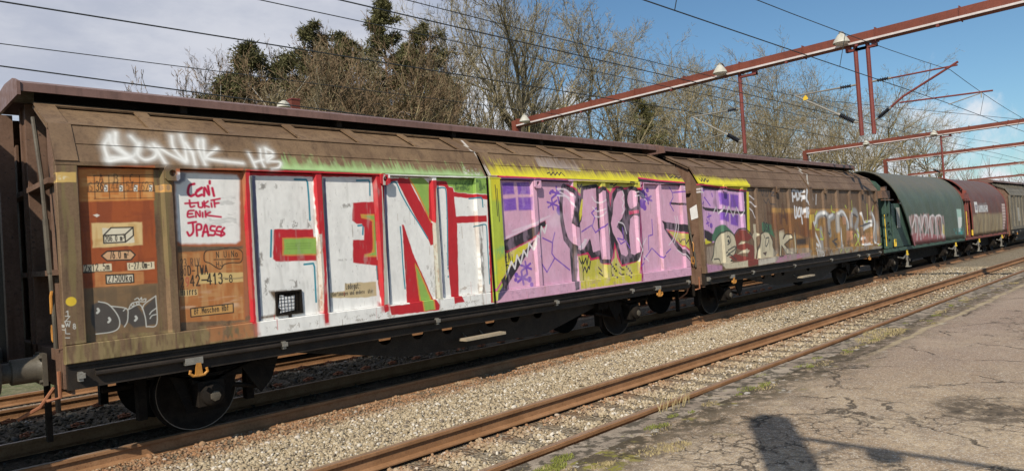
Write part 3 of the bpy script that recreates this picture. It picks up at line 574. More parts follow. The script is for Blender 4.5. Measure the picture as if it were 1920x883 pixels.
    for q in (((358, 430), (345, 485), (342, 545), (358, 570), (315, 648), (285, 600), (270, 560)), ((358, 570), (440, 635)), ((292, 460), (345, 485))): S(cC(*q), .026, VIOLET, curve=False)
    # centre: lime field, crimson and black outlines, pink letter strokes
    P(cD((38, 128), (450, 132), (458, 740), (84, 790), (70, 590)), OLIVE, .006); P(cD((80, 750), (456, 700), (458, 740), (84, 792)), YELLOW, .02, .7)
    out = ((22, 150), (110, 218), (108, 168), (195, 152), (212, 166), (250, 165), (282, 200), (292, 170), (320, 158), (368, 170), (400, 162), (450, 175), (458, 575), (440, 625), (350, 655), (322, 600), (312, 540), (305, 600), (275, 642), (235, 640), (208, 605), (160, 618), (140, 580), (70, 590), (30, 540), (4, 500), (0, 150))
    P(cD(*out), CRIM, .01)
    P(cD((22, 165), (110, 232), (114, 176), (192, 162), (208, 176), (248, 175), (272, 205), (280, 290), (292, 205), (318, 170), (365, 180), (400, 174), (442, 186), (452, 300), (462, 480), (466, 570), (432, 610), (352, 642), (332, 592), (306, 500), (300, 565), (270, 628), (236, 626), (214, 592), (165, 602), (143, 565), (70, 578), (30, 530), (0, 500), (-12, 400), (-12, 180)), INK, .008)
    cM = crop(909, 281, 2.405)
    U = cM((360, 172), (385, 186), (404, 212), (398, 262), (396, 330), (406, 347), (424, 350), (440, 318), (448, 182), (504, 172), (510, 300), (524, 452), (492, 462), (478, 398), (450, 448), (420, 452), (394, 430), (370, 398), (356, 320), (352, 240))
    Tt = cM((517, 200), (527, 184), (544, 188), (554, 230), (560, 300), (568, 400), (570, 470), (560, 494), (532, 494), (524, 440))
    Kk = cM((584, 232), (600, 192), (620, 183), (632, 202), (635, 270), (622, 308), (605, 330), (598, 348), (618, 370), (640, 420), (650, 468), (640, 480), (618, 470), (605, 422), (590, 392), (580, 372), (572, 330), (580, 290))
    Id = cM(*_arc(665, 224, 19, 43, 0, 360, 16)); Is = cM((659, 312), (674, 295), (690, 302), (695, 400), (698, 458), (680, 474), (662, 468), (654, 380))
    for q in (U, Tt, Kk, Id, Is): S(q + q[:1], .15, INK, .008, curve=False)
    P(cM((396, 184), (442, 218), (450, 182), (446, 300), (426, 350), (404, 346), (398, 300)), INK); P(cM((440, 222), (446, 222), (442, 290), (430, 330), (424, 310)), YELLOW, .006)
    P(cM((606, 332), (636, 272), (650, 290), (656, 380), (652, 450), (618, 368)), INK); P(cM((604, 440), (618, 474), (645, 486), (706, 464), (704, 486), (690, 502), (632, 514), (618, 500)), INK)
    for q in (U, Tt, Kk, Id, Is): P(q, PINK, .006)
    P(cM((652, 276), (688, 272), (690, 286), (654, 292)), CRIM, .008)
    S(cM((355, 180), (350, 260), (358, 335), (378, 402), (412, 440)), .05, INK)
    P(cD((300, 455), (318, 480), (335, 560), (330, 600), (304, 560)), YELLOW, .01, .0)
    P(cD((30, 500), (66, 545), (74, 790), (50, 800), (34, 600)), (.05, .05, .055), .006)
    P(cD((448, 110), (455, 110), (466, 742), (455, 745)), (.30, .02, .12), .005)
    P(cD((445, 105), (560, 122), (738, 136), (738, 144), (560, 132), (446, 116)), CRIM, .005); P(cD((446, 114), (560, 130), (740, 144), (740, 162), (560, 146), (448, 136)), INK, .006)
    P(cD((583, 374), (672, 388), (762, 402), (764, 450), (622, 422), (690, 505), (765, 595), (768, 636), (690, 545), (604, 412)), INK, .006)
    P(cD((640, 258), (745, 268), (746, 282), (650, 272)), INK, .006)
    P(cD((622, 426), (752, 448), (764, 470), (762, 568), (690, 505)), CRIM, .006); P(cD((636, 434), (750, 456), (756, 475), (756, 552), (692, 500)), OLIVE, .006)
    for q in (((535, 365), (540, 458), (515, 465), (515, 550)), ((460, 650), (535, 540), (595, 600), (650, 545)), ((640, 165), (660, 200), (725, 195), (750, 260)), ((660, 200), (665, 230), (645, 270), (668, 312)), ((105, 440), (165, 400), (190, 445), (255, 390)), ((195, 295), (165, 325), (185, 350), (170, 405)), ((355, 415), (362, 490), (330, 480)), ((325, 480), (345, 515), (375, 495), (400, 540))): S(cD(*q), .028, VIOLET, curve=False)
    star(cv, cD, 508, 240, 28, .05); star(cv, cD, 473, 195, 18, .045)
    for u, v, r in ((476, 268, .10), (490, 292, .06), (506, 185, .05), (492, 210, .04)): cv.dot(cD((u, v))[0], r, VIOLET)
    for q in (((425, 200), (460, 196), (490, 225)), ((425, 222), (470, 218), (505, 255)), ((168, 225), (188, 255), (215, 262), (242, 245)), ((172, 290), (200, 315), (240, 300)), ((185, 345), (215, 348), (242, 320)), ((675, 345), (685, 400), (668, 480), (640, 520)), ((690, 345), (698, 420), (672, 510)), ((440, 480), (475, 570), (515, 620)), ((500, 480), (462, 560), (450, 620)), ((85, 550), (120, 530), (135, 488)), ((85, 528), (112, 512), (125, 485)), ((330, 380), (362, 395), (380, 450)), ((355, 190), (362, 215), (352, 235), (364, 260), (355, 285), (364, 310), (352, 330)), ((690, 550), (740, 590), (768, 632)), ((715, 170), (740, 172)), ((720, 185), (742, 186)), ((265, 380), (275, 440), (265, 520))): S(cD(*q), .026, (.72, .66, .70), .008, .8)
    for q in (((76, 600), (90, 636), (104, 602), (116, 636), (130, 600), (138, 642), (146, 590)), ((97, 658), (110, 692), (124, 655), (136, 690), (146, 652), (152, 668), (158, 622)), ((632, 100), (645, 110), (660, 99), (670, 112), (682, 100), (695, 113), (707, 104)), ((78, 150), (90, 178), (105, 150)), ((208, 658), (228, 682)), ((212, 690), (235, 710)), ((340, 655), (352, 670), (365, 672)), ((335, 690), (348, 702), (365, 700)), ((280, 150), (296, 150)), ((300, 160), (318, 148)), ((388, 150), (400, 135), (412, 140)), ((700, 480), (708, 505), (722, 485), (730, 515), (745, 490), (752, 530))): S(cD(*q), .026, INK, curve=False)
    for i in range(14): cv.dot(cD((285 + (i % 4) * 10 + (i // 8) * 95, 640 + (i % 7) * 13))[0], .022, INK)
    S(cC((312, 105), (325, 98), (332, 115), (345, 98), (355, 115), (368, 98), (378, 115), (388, 98), (408, 118)), .02, INK, curve=False)
    S(cC((78, 655), (90, 672), (118, 590), (138, 628), (150, 555), (170, 600), (186, 528), (205, 562), (216, 488), (240, 524), (250, 448), (275, 465), (284, 398), (302, 432), (312, 388)), .034, (.70, .66, .66), .008, curve=False)
    for q in (((80, 462), (200, 405), (292, 352)), ((125, 422), (230, 385), (330, 338))): S(cC(*q), .03, (.74, .62, .70), .02, .7)
    for q in (((370, 190), (420, 195), (455, 235)), ((372, 225), (425, 235), (460, 290)), ((385, 205), (440, 240)), ((480, 510), (510, 505), (528, 470))): S(cC(*q), .028, (.72, .66, .72), .01, .8)
    P(cC((315, 370), (370, 310), (400, 330), (385, 395), (340, 400)), (.72, .60, .68), .06, .4)
    cv.smudge([(940, 340), (1290, 350), (1295, 515), (935, 565)], (.70, .48, .64), .22, (.3, .12), .5); cv.smudge([(935, 545), (1290, 500), (1295, 515), (935, 565)], (.36, .20, .30), .45, (.05, .08), .6)
    rd = random.Random(8)
    for i in range(60):
        x = rd.choice([rd.uniform(3.6, 7.2), rd.uniform(7.6, 13.0)]); z = rd.choice([rd.uniform(1.1, 1.35), rd.uniform(1.3, 2.9)]); c = rd.choice([(.30, .20, .12), (.20, .15, .11), RED if x < 7.3 else CRIM, (.62, .60, .56)])
        cv.line([(x, z), (x + rd.uniform(-.004, .004), z - rd.uniform(.05, .28))], rd.uniform(.005, .010), c, .004, rd.uniform(.3, .8), world=True)
    for x in [a for ab in BAY_X for a in ab]:                     # rust running down beside the uprights
        for k in range(3):
            z = rd.uniform(1.3, 2.8); cv.line([(x + rd.uniform(-.03, .03), z), (x + rd.uniform(-.03, .03), z - rd.uniform(.15, .5))], rd.uniform(.012, .03), (.24, .14, .08), .02, rd.uniform(.2, .5), world=True)
    cv.smudge([(466, 325), (1290, 346), (1295, 516), (480, 632)], (.16, .14, .12), .5, (.08, .03), .78)
    return cv

def paint_rear():
    cv = Canvas(13.7, 25.65, .98, 4.26, 90, 9); P, S = cv.poly, cv.line
    def T(txt, f, a, b, h, w, col=INK, alpha=1.): cv.text(txt, f(a)[0], f(b)[0], h, w, col, alpha=alpha)
    P(cE((45, 175), (240, 195), (402, 215), (412, 520), (330, 560), (160, 610), (75, 600)), (.56, .33, .54), .012)
    cv.smudge(cF((0, 370), (700, 395), (960, 560), (960, 715), (0, 850)), (.30, .17, .055), .8, (.7, .2), .38)
    cv.smudge(cE((85, 640), (200, 620), (200, 840), (95, 850)), (.30, .24, .19), .9, (.2, .2), .2); P(cE((92, 780), (212, 790), (212, 825), (100, 848)), (.42, .22, .34), .03)
    P(cE((42, 145), (390, 195), (428, 200), (445, 150), (40, 140)), YELLOW, .02, .9); cv.fade(cE((40, 150), (250, 158), (445, 158)), cE((10, 60), (250, 90), (430, 100)), YELLOW, 1, .6, .4); S(cE((40, 105), (60, 128), (68, 102), (84, 130), (94, 104), (108, 132), (120, 118)), .03, INK, curve=False)
    P(cE((46, 152), (60, 150), (400, 203), (428, 208), (428, 238), (390, 214), (50, 182)), INK, .008); S(cE((46, 150), (400, 200), (430, 208)), .03, CRIM)
    for q in (((200, 215), (285, 225), (288, 325), (210, 310)), ((296, 225), (360, 235), (362, 340), (298, 330)), ((212, 365), (285, 377), (288, 446), (215, 430)), ((297, 385), (360, 392), (360, 482), (300, 465))): P(cE(*q), VIOLET, .03)
    P(cE((58, 328), (408, 366), (412, 388), (120, 360), (62, 346)), INK, .01)
    for q in (((165, 372), (185, 325), (205, 382), (235, 325), (258, 402), (285, 325), (320, 402), (345, 330), (375, 402), (395, 350)), ((400, 265), (420, 240), (450, 240), (482, 268)), ((400, 295), (430, 284), (460, 292), (490, 325)), ((400, 335), (440, 332), (470, 360), (492, 415)), ((25, 190), (75, 185)), ((30, 210), (70, 215))): S(cE(*q), .035, (.68, .64, .66), .01, .85, curve=False)
    P(cE((425, 205), (442, 210), (452, 530), (432, 540), (424, 300)), YELLOW, .02); P(cE((396, 215), (424, 232), (430, 525), (414, 505), (410, 300)), INK, .01)
    for q in (((62, 188), (68, 210), (90, 200)), ((60, 305), (92, 252), (138, 318)), ((150, 222), (155, 245)), ((128, 380), (130, 430)), ((115, 410), (145, 395)), ((112, 430), (125, 478)), ((108, 460), (130, 450))): S(cE(*q), .035, VIOLET, curve=False)
    cv.dot(cE((145, 475))[0], .06, VIOLET)
    P(cE((70, 508), (120, 515), (165, 545), (160, 590), (150, 612), (75, 575)), INK, .02); P(cE((76, 578), (150, 605), (100, 625), (80, 620)), YELLOW, .02)
    CR = (.52, .46, .33)
    P(cE((150, 590), (158, 545), (180, 490), (222, 468), (262, 475), (300, 510), (340, 560), (240, 540), (180, 605)), (.07, .16, .10), .02)
    P(cE((150, 745), (165, 700), (172, 620), (190, 570), (235, 525), (285, 518), (325, 550), (345, 620), (335, 690), (300, 760), (235, 800), (205, 770), (165, 770)), CR, .015)
    q = cE((150, 745), (165, 700), (172, 620), (190, 570), (235, 525), (285, 518), (325, 550), (345, 620), (335, 690), (300, 760)); S(q, .035, (.05, .06, .05), .01)
    RD = (.20, .045, .035)
    P(cE((330, 550), (365, 505), (425, 512), (470, 570), (430, 600), (380, 590), (358, 625), (420, 610), (475, 630), (505, 690), (498, 780), (425, 798), (400, 765), (330, 752), (285, 722), (340, 695), (418, 722), (432, 690), (350, 655)), RD, .015)
    S(cE((328, 548), (365, 503), (425, 508), (475, 565), (500, 640), (510, 700), (500, 782)), .035, (.05, .04, .04), .01)
    P(cE((352, 700), (415, 655), (450, 670), (440, 690), (400, 690)), CR, .015); P(cE((358, 625), (385, 600), (400, 605), (395, 620)), CR, .01)
    S(cE((262, 570), (285, 560), (298, 600), (275, 625), (262, 600), (262, 570)), .03, (.05, .05, .05)); cv.dot(cE((282, 598))[0], .04, (.05, .05, .05))
    for q in (((250, 690), (330, 640), (330, 665), (255, 715)), ((275, 712), (300, 705), (345, 745)), ((170, 740), (210, 740), (220, 790))): S(cE(*q), .03, (.05, .05, .05), .01)
    P(cE((215, 785), (415, 750), (416, 800), (240, 815)), CR, .015)
    P(cE((475, 465), (495, 463), (500, 530), (515, 545), (500, 570), (505, 680), (495, 740), (488, 740), (486, 600), (470, 560), (482, 530)), CR, .015)
    P(cE((505, 740), (520, 600), (535, 545), (590, 520), (628, 590), (632, 640), (655, 690), (640, 720), (560, 728)), CR, .015); S(cE((505, 740), (520, 600), (535, 545), (590, 520), (628, 590), (632, 640), (655, 690), (640, 720)), .035, (.05, .04, .035), .01)
    S(cE((578, 575), (600, 570), (595, 610), (578, 640), (575, 610), (578, 575)), .03, (.05, .05, .05)); S(cE((560, 545), (570, 575)), .025, INK); P(cE((552, 690), (585, 680), (575, 712)), (.10, .07, .06), .01)
    P(cE((545, 448), (622, 468), (632, 520), (648, 568), (600, 535), (548, 520)), (.07, .16, .09), .015); T('DSK', cE, (560, 515), (612, 528), .22, .03)
    P(cE((498, 745), (640, 722), (690, 715), (688, 752), (500, 790)), (.50, .45, .38), .02); P(cF((60, 790), (150, 775), (300, 760), (310, 790), (70, 840), (0, 850), (20, 800)), (.40, .20, .28), .02)
    for q in (((55, 565), (100, 550), (104, 600), (90, 640), (115, 600), (150, 600), (160, 635), (102, 690), (175, 768), (125, 775), (78, 700), (72, 790), (42, 795)), ((180, 575), (195, 575), (210, 765), (188, 770))): P(cF(*q), CR, .015); S(cF(*(q + q[:1])), .035, (.05, .04, .035), .01, curve=False)
    # weathered company lettering and rust bands
    P(cF((-10, 372), (350, 380), (660, 378), (660, 404), (350, 420), (-10, 412)), (.36, .20, .06), .02, .7); P(cF((-10, 415), (345, 420), (345, 640), (-10, 560)), (.16, .055, .022), .06, .6)
    T('H', cE, (585, 445), (630, 450), .42, .09, (.10, .05, .03), .7); T('A', cF, (60, 500), (135, 505), .50, .10, (.09, .045, .03), .7)
    P(cF((296, 430), (350, 425), (356, 480), (320, 500), (320, 560), (298, 560)), (.42, .30, .06), .02); P(cF((205, 600), (295, 640), (295, 760), (210, 765)), (.33, .17, .06), .03)
    P(cF((205, 640), (290, 630), (292, 690), (210, 695)), (.06, .045, .04), .05)
    for q in (((540, 200), (550, 240), (560, 200)), ((570, 210), (572, 250)), ((580, 210), (585, 250), (600, 205)), ((560, 270), (580, 300), (595, 265), (610, 300), (635, 310)), ((610, 210), (625, 215), (620, 240), (635, 245))): S(cE(*q), .03, (.05, .045, .05), .01)
    WT = (.62, .62, .64)
    for q in (((175, 310), (172, 220), (200, 230), (195, 270), (175, 272)), ((212, 300), (205, 230), (225, 235), (230, 285), (210, 300)), ((260, 230), (240, 235), (240, 265), (262, 275), (250, 305)), ((278, 215), (275, 310)), ((262, 275), (300, 345)), ((275, 260), (285, 225)),
              ((190, 360), (195, 450), (210, 440), (208, 370)), ((225, 380), (220, 440), (240, 435), (238, 375), (225, 380)), ((245, 440), (250, 375), (262, 420), (275, 375), (278, 450)), ((290, 450), (285, 380), (300, 385), (295, 420)), ((252, 455), (258, 505)), ((342, 235), (350, 300)), ((378, 255), (376, 340))): S(cF(*q), .075 if q[0][0] < 310 else .04, WT, .015)
    for i, ch in enumerate('TMS'): T(ch, cF, (362 + i * 24, 795), (386 + i * 24, 792), .24, .045, WT)
    # silver piece at the far end
    SG = (.30, .30, .30)
    for q in (((380, 520), (385, 450), (430, 420), (480, 440), (490, 500)), ((500, 600), (490, 480), (530, 440)), ((560, 560), (560, 430), (610, 420), (650, 500), (650, 560)), ((680, 520), (680, 420), (720, 400), (740, 470), (720, 540)), ((780, 540), (850, 500), (860, 420)), ((850, 420), (890, 500), (900, 650)), ((590, 700), (585, 560)), ((745, 640), (740, 560)), ((430, 700), (420, 560))): S(cF(*q), .20, SG, .05, .85)
    for q in (((372, 500), (385, 440), (430, 415), (470, 425)), ((340, 500), (370, 590), (415, 700), (412, 760)), ((560, 420), (610, 405), (650, 480), (660, 540)), ((680, 440), (675, 410)), ((760, 420), (780, 490), (800, 495), (850, 490)), ((855, 400), (885, 480), (880, 640), (905, 690)), ((585, 560), (588, 650), (610, 700)), ((740, 560), (748, 620)), ((490, 450), (520, 430)), ((780, 560), (850, 520)), ((770, 640), (800, 630), (820, 660)), ((780, 690), (850, 680)), ((370, 680), (400, 700))): S(cF(*q), .09, (.66, .66, .66), .03, .9)
    for q in (((440, 440), (470, 500), (480, 600)), ((575, 430), (600, 450), (630, 520)), ((520, 660), (560, 690)), ((690, 420), (735, 450)), ((760, 530), (845, 500)), ((560, 640), (530, 660), (550, 700)), ((470, 560), (495, 600), (500, 560))): S(cF(*q), .05, (.06, .06, .07), .02)
    for q in (((370, 430), (385, 400)), ((510, 355), (515, 400), (540, 410)), ((380, 520), (375, 555), (405, 560)), ((420, 570), (440, 640), (415, 640)), ((685, 310), (690, 400), (670, 400)), ((820, 340), (825, 480), (810, 490)), ((875, 355), (865, 400)), ((700, 690), (720, 600), (760, 700)), ((720, 700), (755, 620), (730, 560)), ((570, 760), (580, 735)), ((610, 730), (625, 755), (648, 728)), ((900, 700), (930, 680)), ((630, 350), (640, 370))): S(cF(*q), .045, (.44, .50, .08), .015)
    for q in (((640, 560), (690, 570), (680, 690), (640, 690)), ((770, 590), (860, 580), (860, 680), (775, 690)), ((600, 440), (640, 440), (640, 520), (610, 520))): cv.smudge(cF(*q), (.44, .22, .12), .8, (.2, .15), .3)
    for q in (((760, 270), (775, 320), (790, 270)), ((790, 290), (805, 330), (808, 280))): S(cF(*q), .045, (.05, .05, .05), .015)
    cv.smudge(cF((0, 720), (960, 700), (960, 730), (0, 850)), (.28, .25, .21), .7, (.3, .3), .35); cv.smudge(cE((0, 170), (760, 190), (900, 700), (80, 840)), (.09, .065, .05), .45, (.5, .06), .60)
    S([(1496, 314), (1514, 345)], .05, (.45, .42, .37), .01)
    return cv

def paint_hood(side_map, x0, x1, which):
    cv = Canvas(x0, x1, .8, 3.4, 45, 11 + which); cv.map = side_map; P, S = cv.poly, cv.line
    rg = random.Random(which)
    if which == 0:
        cv.smudge(cK((270, 620), (330, 600), (590, 620), (585, 690), (280, 735)), (.30, .11, .12), 1, (.3, .3), .12); P(cK((300, 620), (590, 640), (585, 688), (300, 722)), (.32, .12, .13), .15, .8)
        for i in range(26):
            u = 292 + i * 11.0; v = 470 + rg.uniform(-15, 15)
            S(cK((u, v), (u + rg.uniform(-8, 12), v + 70), (u + rg.uniform(0, 20), v + rg.uniform(110, 180))), .13, [(.55, .42, .42), (.50, .34, .34), (.35, .17, .16), (.62, .55, .55)][i % 4], .05, .85)
        for u in (315, 390, 450, 500): S(cK((u, 560), (u + 12, 470), (u + 45, 480), (u + 55, 620)), .09, (.66, .60, .60), .03, .9); S(cK((u + 15, 475), (u + 30, 540)), .05, (.30, .13, .12), .02)
        P(cK((552, 530), (575, 540), (582, 600), (570, 625), (556, 600)), (.55, .45, .16), .05)
        P(cK((680, 408), (712, 410), (716, 545), (690, 560)), (.33, .48, .42), .03); 
        for i in range(6): S(cK((694, 485 + i * 20), (712, 485 + i * 20)), .12, (.58, .60, .58), .02)
        cv.smudge(cK((650, 565), (730, 560), (730, 620), (670, 620)), (.05, .30, .30), .8, (.2, .1), .4)
        for i in range(16): S(cK((250 + i * 26, 205 + rg.uniform(0, 30)), (252 + i * 27, 560 + rg.uniform(0, 90))), .035, (.045, .085, .065), .03, .35)
    else:
        P(cK((822, 350), (853, 348), (858, 440), (828, 438)), (.60, .60, .58), .02); P(cK((860, 378), (940, 376), (942, 430), (862, 434)), (.56, .56, .55), .02); P(cK((829, 375), (850, 374), (852, 415), (832, 415)), (.10, .07, .12), .02); P(cK((835, 383), (844, 383), (846, 408), (838, 408)), (.6, .6, .58), .02)
        cv.text('KCUNER', cK((866, 425))[0], cK((938, 421))[0], .38, .07, (.2, .18, .18))
        P(cK((800, 470), (860, 440), (960, 450), (1060, 440), (1062, 590), (805, 620)), (.25, .19, .11), .12)
        for i in range(24):
            u = 812 + i * 10.5; S(cK((u, 480 + rg.uniform(-30, 25)), (u + rg.uniform(-8, 14), 600)), .16, [(.16, .12, .075), (.33, .26, .15), (.20, .15, .10)][i % 3], .06, .8)
        for u in (768, 1055):
            for i in range(9): P(cK((u, 365 + i * 24), (u + 22, 365 + i * 24), (u + 24, 382 + i * 24), (u + 2, 384 + i * 24)), (.46, .36, .33), .04)
    return cv

def skin_mat(name, cv, c1, c2, streak, rough=.6, over=.9, dust=None):
    """weathered paint with the drawn-on print laid over it"""
    m, nt, b = nodes(name); T = NT(nt); p = T.pos()
    img = nt.nodes.new('ShaderNodeTexImage'); img.image = cv.image(name + '_print'); img.extension = 'EXTEND'; img.interpolation = 'Linear'
    n = T.noise(p, 1.3, 6, .6, .5); c = T.mix(T.ramp(n, .35, .65), c1, c2)
    ns = T.noise(T.mapping(p, (7, 7, .5)), 1.3, 6, .65); c = T.mix(T.ramp(ns, .46, .74, 0, .8), c, streak)
    n2 = T.noise(p, 38, 5, .65); c = T.mix(T.ramp(n2, .42, .75, 0, .4), c, tuple(v * .4 for v in c1))
    if dust: c = T.mix(T.math('MULTIPLY', T.ramp(T.sep(p)[2], 2.7, 3.5), T.ramp(T.noise(p, 1.5, 5, .6), .2, .6, .55, .95)), c, dust)
    worn_ = T.ramp(T.noise(p, 9, 7, .72), .70, .73, 1, .35); wn2 = T.ramp(T.noise(p, 60, 3, .6), .76, .80, 1, .5)
    a = T.math('MULTIPLY', T.math('MULTIPLY', img.outputs['Alpha'], worn_), wn2)
    dirt = T.ramp(T.noise(T.mapping(p, (3, 3, 1)), 3.0, 7, .68), .4, .85, 1.0, .84)
    g = nt.nodes.new('ShaderNodeCombineColor')
    for i in range(3): T.L(dirt, g.inputs[i])
    pc = T.mix(1.0, img.outputs['Color'], g.outputs[0], 'MULTIPLY')
    c = T.mix(a, c, pc); T.L(c, b.inputs['Base Color'])
    T.L(T.ramp(n2, .3, .7, rough - .1, rough + .15), b.inputs['Roughness']); b.inputs['Specular IOR Level'].default_value = .35
    T.bump(T.noise(p, 1.1, 3, .5), .35, .03, b)
    return m
CV1 = paint_front(); CV2 = paint_rear()
M['skin_front'] = skin_mat('front_wagon_skin', CV1, (.148, .092, .053), (.208, .134, .076), (.080, .048, .029))
M['skin_rear'] = skin_mat('rear_wagon_skin', CV2, (.140, .087, .054), (.192, .125, .079), (.090, .053, .033))

# ------------------------------------------------------------------ the sliding-wall wagons
YC = 9.33                                       # centre line of the train's track
def mirror(y): return 2 * YC - y
def roof_pt(t, off=0.0):
    """point on the near skin profile: t 0..1 on the lower band, 1..2 on the upper slope; off pushes inwards"""
    i = 0 if t <= 1 else 1; a, b = KNEE[i], KNEE[i + 1]; f = t - i
    dy, dz = b[0] - a[0], b[1] - a[1]; L = math.hypot(dy, dz); ny, nz = -dz / L, dy / L
    return (a[0] + dy * f - ny * off, a[1] + dz * f - nz * off)
def band(m, x0, x1, t0, t1, thick, lift=0., mi=0):
    a, b = roof_pt(t0, -lift), roof_pt(t1, -lift)
    if t0 == 1:                                          # start of the upper slope: use its own normal
        dy, dz = KNEE[2][0] - KNEE[1][0], KNEE[2][1] - KNEE[1][1]; L = math.hypot(dy, dz); a = (KNEE[1][0] - dz / L * lift, KNEE[1][1] + dy / L * lift)
    m.slab([(x0, a[0], a[1]), (x1, a[0], a[1]), (x1, b[0], b[1]), (x0, b[0], b[1])], thick, mi)

def wheelset(root, x):
    for yc, sgn in ((8.63, -1), (mirror(8.63), 1)):
        m = MB(); prof = [(.05, -.10), (.12, -.09), (.13, -.05), (.30, -.02), (.40, -.05), (.425, -.065), (.462, -.065), (.468, .03), (.49, .045), (.49, .07), (.43, .07), (.40, .05), (.13, .05), (.05, .06)]
        m.lathe([(r, -sgn * t) for r, t in prof] if sgn > 0 else prof, (x, yc, .466), 'y', 40)
        w = m.build('wheel', M['wheel'], root, smooth=True)
        MB().lathe([(.455, -.0675 * -sgn if sgn > 0 else -.0675), (.463, -.0685 * -sgn if sgn > 0 else -.0685)], (x, yc, .466), 'y', 40, cap=False).build('wheel_rim', M['bright_steel'], w, smooth=True)
    MB().tube([(x, 8.4, .466), (x, mirror(8.4), .466)], .08, 12).build('axle', M['dark'], root, smooth=True)
    for yb in (8.16, mirror(8.16)):
        s = -1 if yb < YC else 1
        m = MB().box(x - .15, x + .15, yb - .05, yb + .16, .34, .62).box(x - .19, x + .19, yb, yb + .1, .60, .66)
        m.lathe([(.13, 0), (.125, s * .05), (.09, s * .075), (.02, s * .08)], (x, yb - .05 if s < 0 else yb + .16, .466), 'y', 20)
        bx = m.build('axle_box', M['dark'], root, smooth=True)
        if s < 0:
            MB().lathe([(.062, 0), (.058, -.012), (.03, -.016)], (x + .01, yb - .13, .45), 'y', 7).build('axle_box_cap', M['tan'], bx)
        m = MB()
        for k in range(6):                               # leaf spring: stacked bowed leaves
            h = .62 - k * .085; pts = [(x + h * t, yb + .05, .68 + k * -.0 + .018 * k * -1 + .10 * t * t) for t in (-1, -.6, -.2, .2, .6, 1)]
            for a, b in zip(pts[:-1], pts[1:]):
                m.add([(a[0], yb, a[2]), (b[0], yb, b[2]), (b[0], yb + .1, b[2]), (a[0], yb + .1, a[2]), (a[0], yb, a[2] + .014), (b[0], yb, b[2] + .014), (b[0], yb + .1, b[2] + .014), (a[0], yb + .1, a[2] + .014)],
                      [(0, 3, 2, 1), (4, 5, 6, 7), (0, 1, 5, 4), (2, 3, 7, 6)])
        m.build('leaf_spring', M['dark'], root)
        m = MB()
        for sx in (-1, 1):
            m.prism([(x + sx * .16, .32), (x + sx * .24, .32), (x + sx * .46, .9), (x + sx * .30, .9)], 'y', yb + .10, yb + .125)
            m.box(x + sx * .62 - .03, x + sx * .62 + .03, yb, yb + .1, .74, .92)
        m.box(x - .24, x + .24, yb + .10, yb + .125, .26, .32)
        m.build('axle_guard', M['dark'], root)
        m = MB().box(x - .66, x - .57, 8.5 if s < 0 else mirror(8.62), 8.62 if s < 0 else mirror(8.5), .25, .72)
        m.box(x + .57, x + .66, 8.5 if s < 0 else mirror(8.62), 8.62 if s < 0 else mirror(8.5), .25, .72); m.box(x - .7, x + .7, 8.66 if s < 0 else mirror(8.72), 8.72 if s < 0 else mirror(8.66), .66, .74)
        m.build('brake_block', M['dark'], root)

def buffer(root, xb, d, mat):
    """d = -1 points down the track, +1 up it"""
    for y in (YC - .875, YC + .875):
        m = MB().box(min(xb + d * .08, xb + d * .12), max(xb + d * .08, xb + d * .12), y - .17, y + .17, .83, 1.15)
        for by in (-.13, .13):
            for bz in (-.12, .12): m.lathe([(.022, d * .12), (.022, d * .145)], (xb, y + by, .99 + bz), 'x', 6)
        m.lathe([(.15, d * .12), (.13, d * .16), (.128, d * .36), (.115, d * .37)], (xb, y, .99), 'x', 20); m.lathe([(.10, d * .36), (.10, d * .46)], (xb, y, .99), 'x', 20)
        b = m.build('buffer', mat, root, smooth=True)
        MB().lathe([(.12, d * .445), (.20, d * .46), (.205, d * .475), (.18, d * .485), (.05, d * .488)], (xb, y, .99), 'x', 24).build('buffer_head', mat, b, smooth=True)

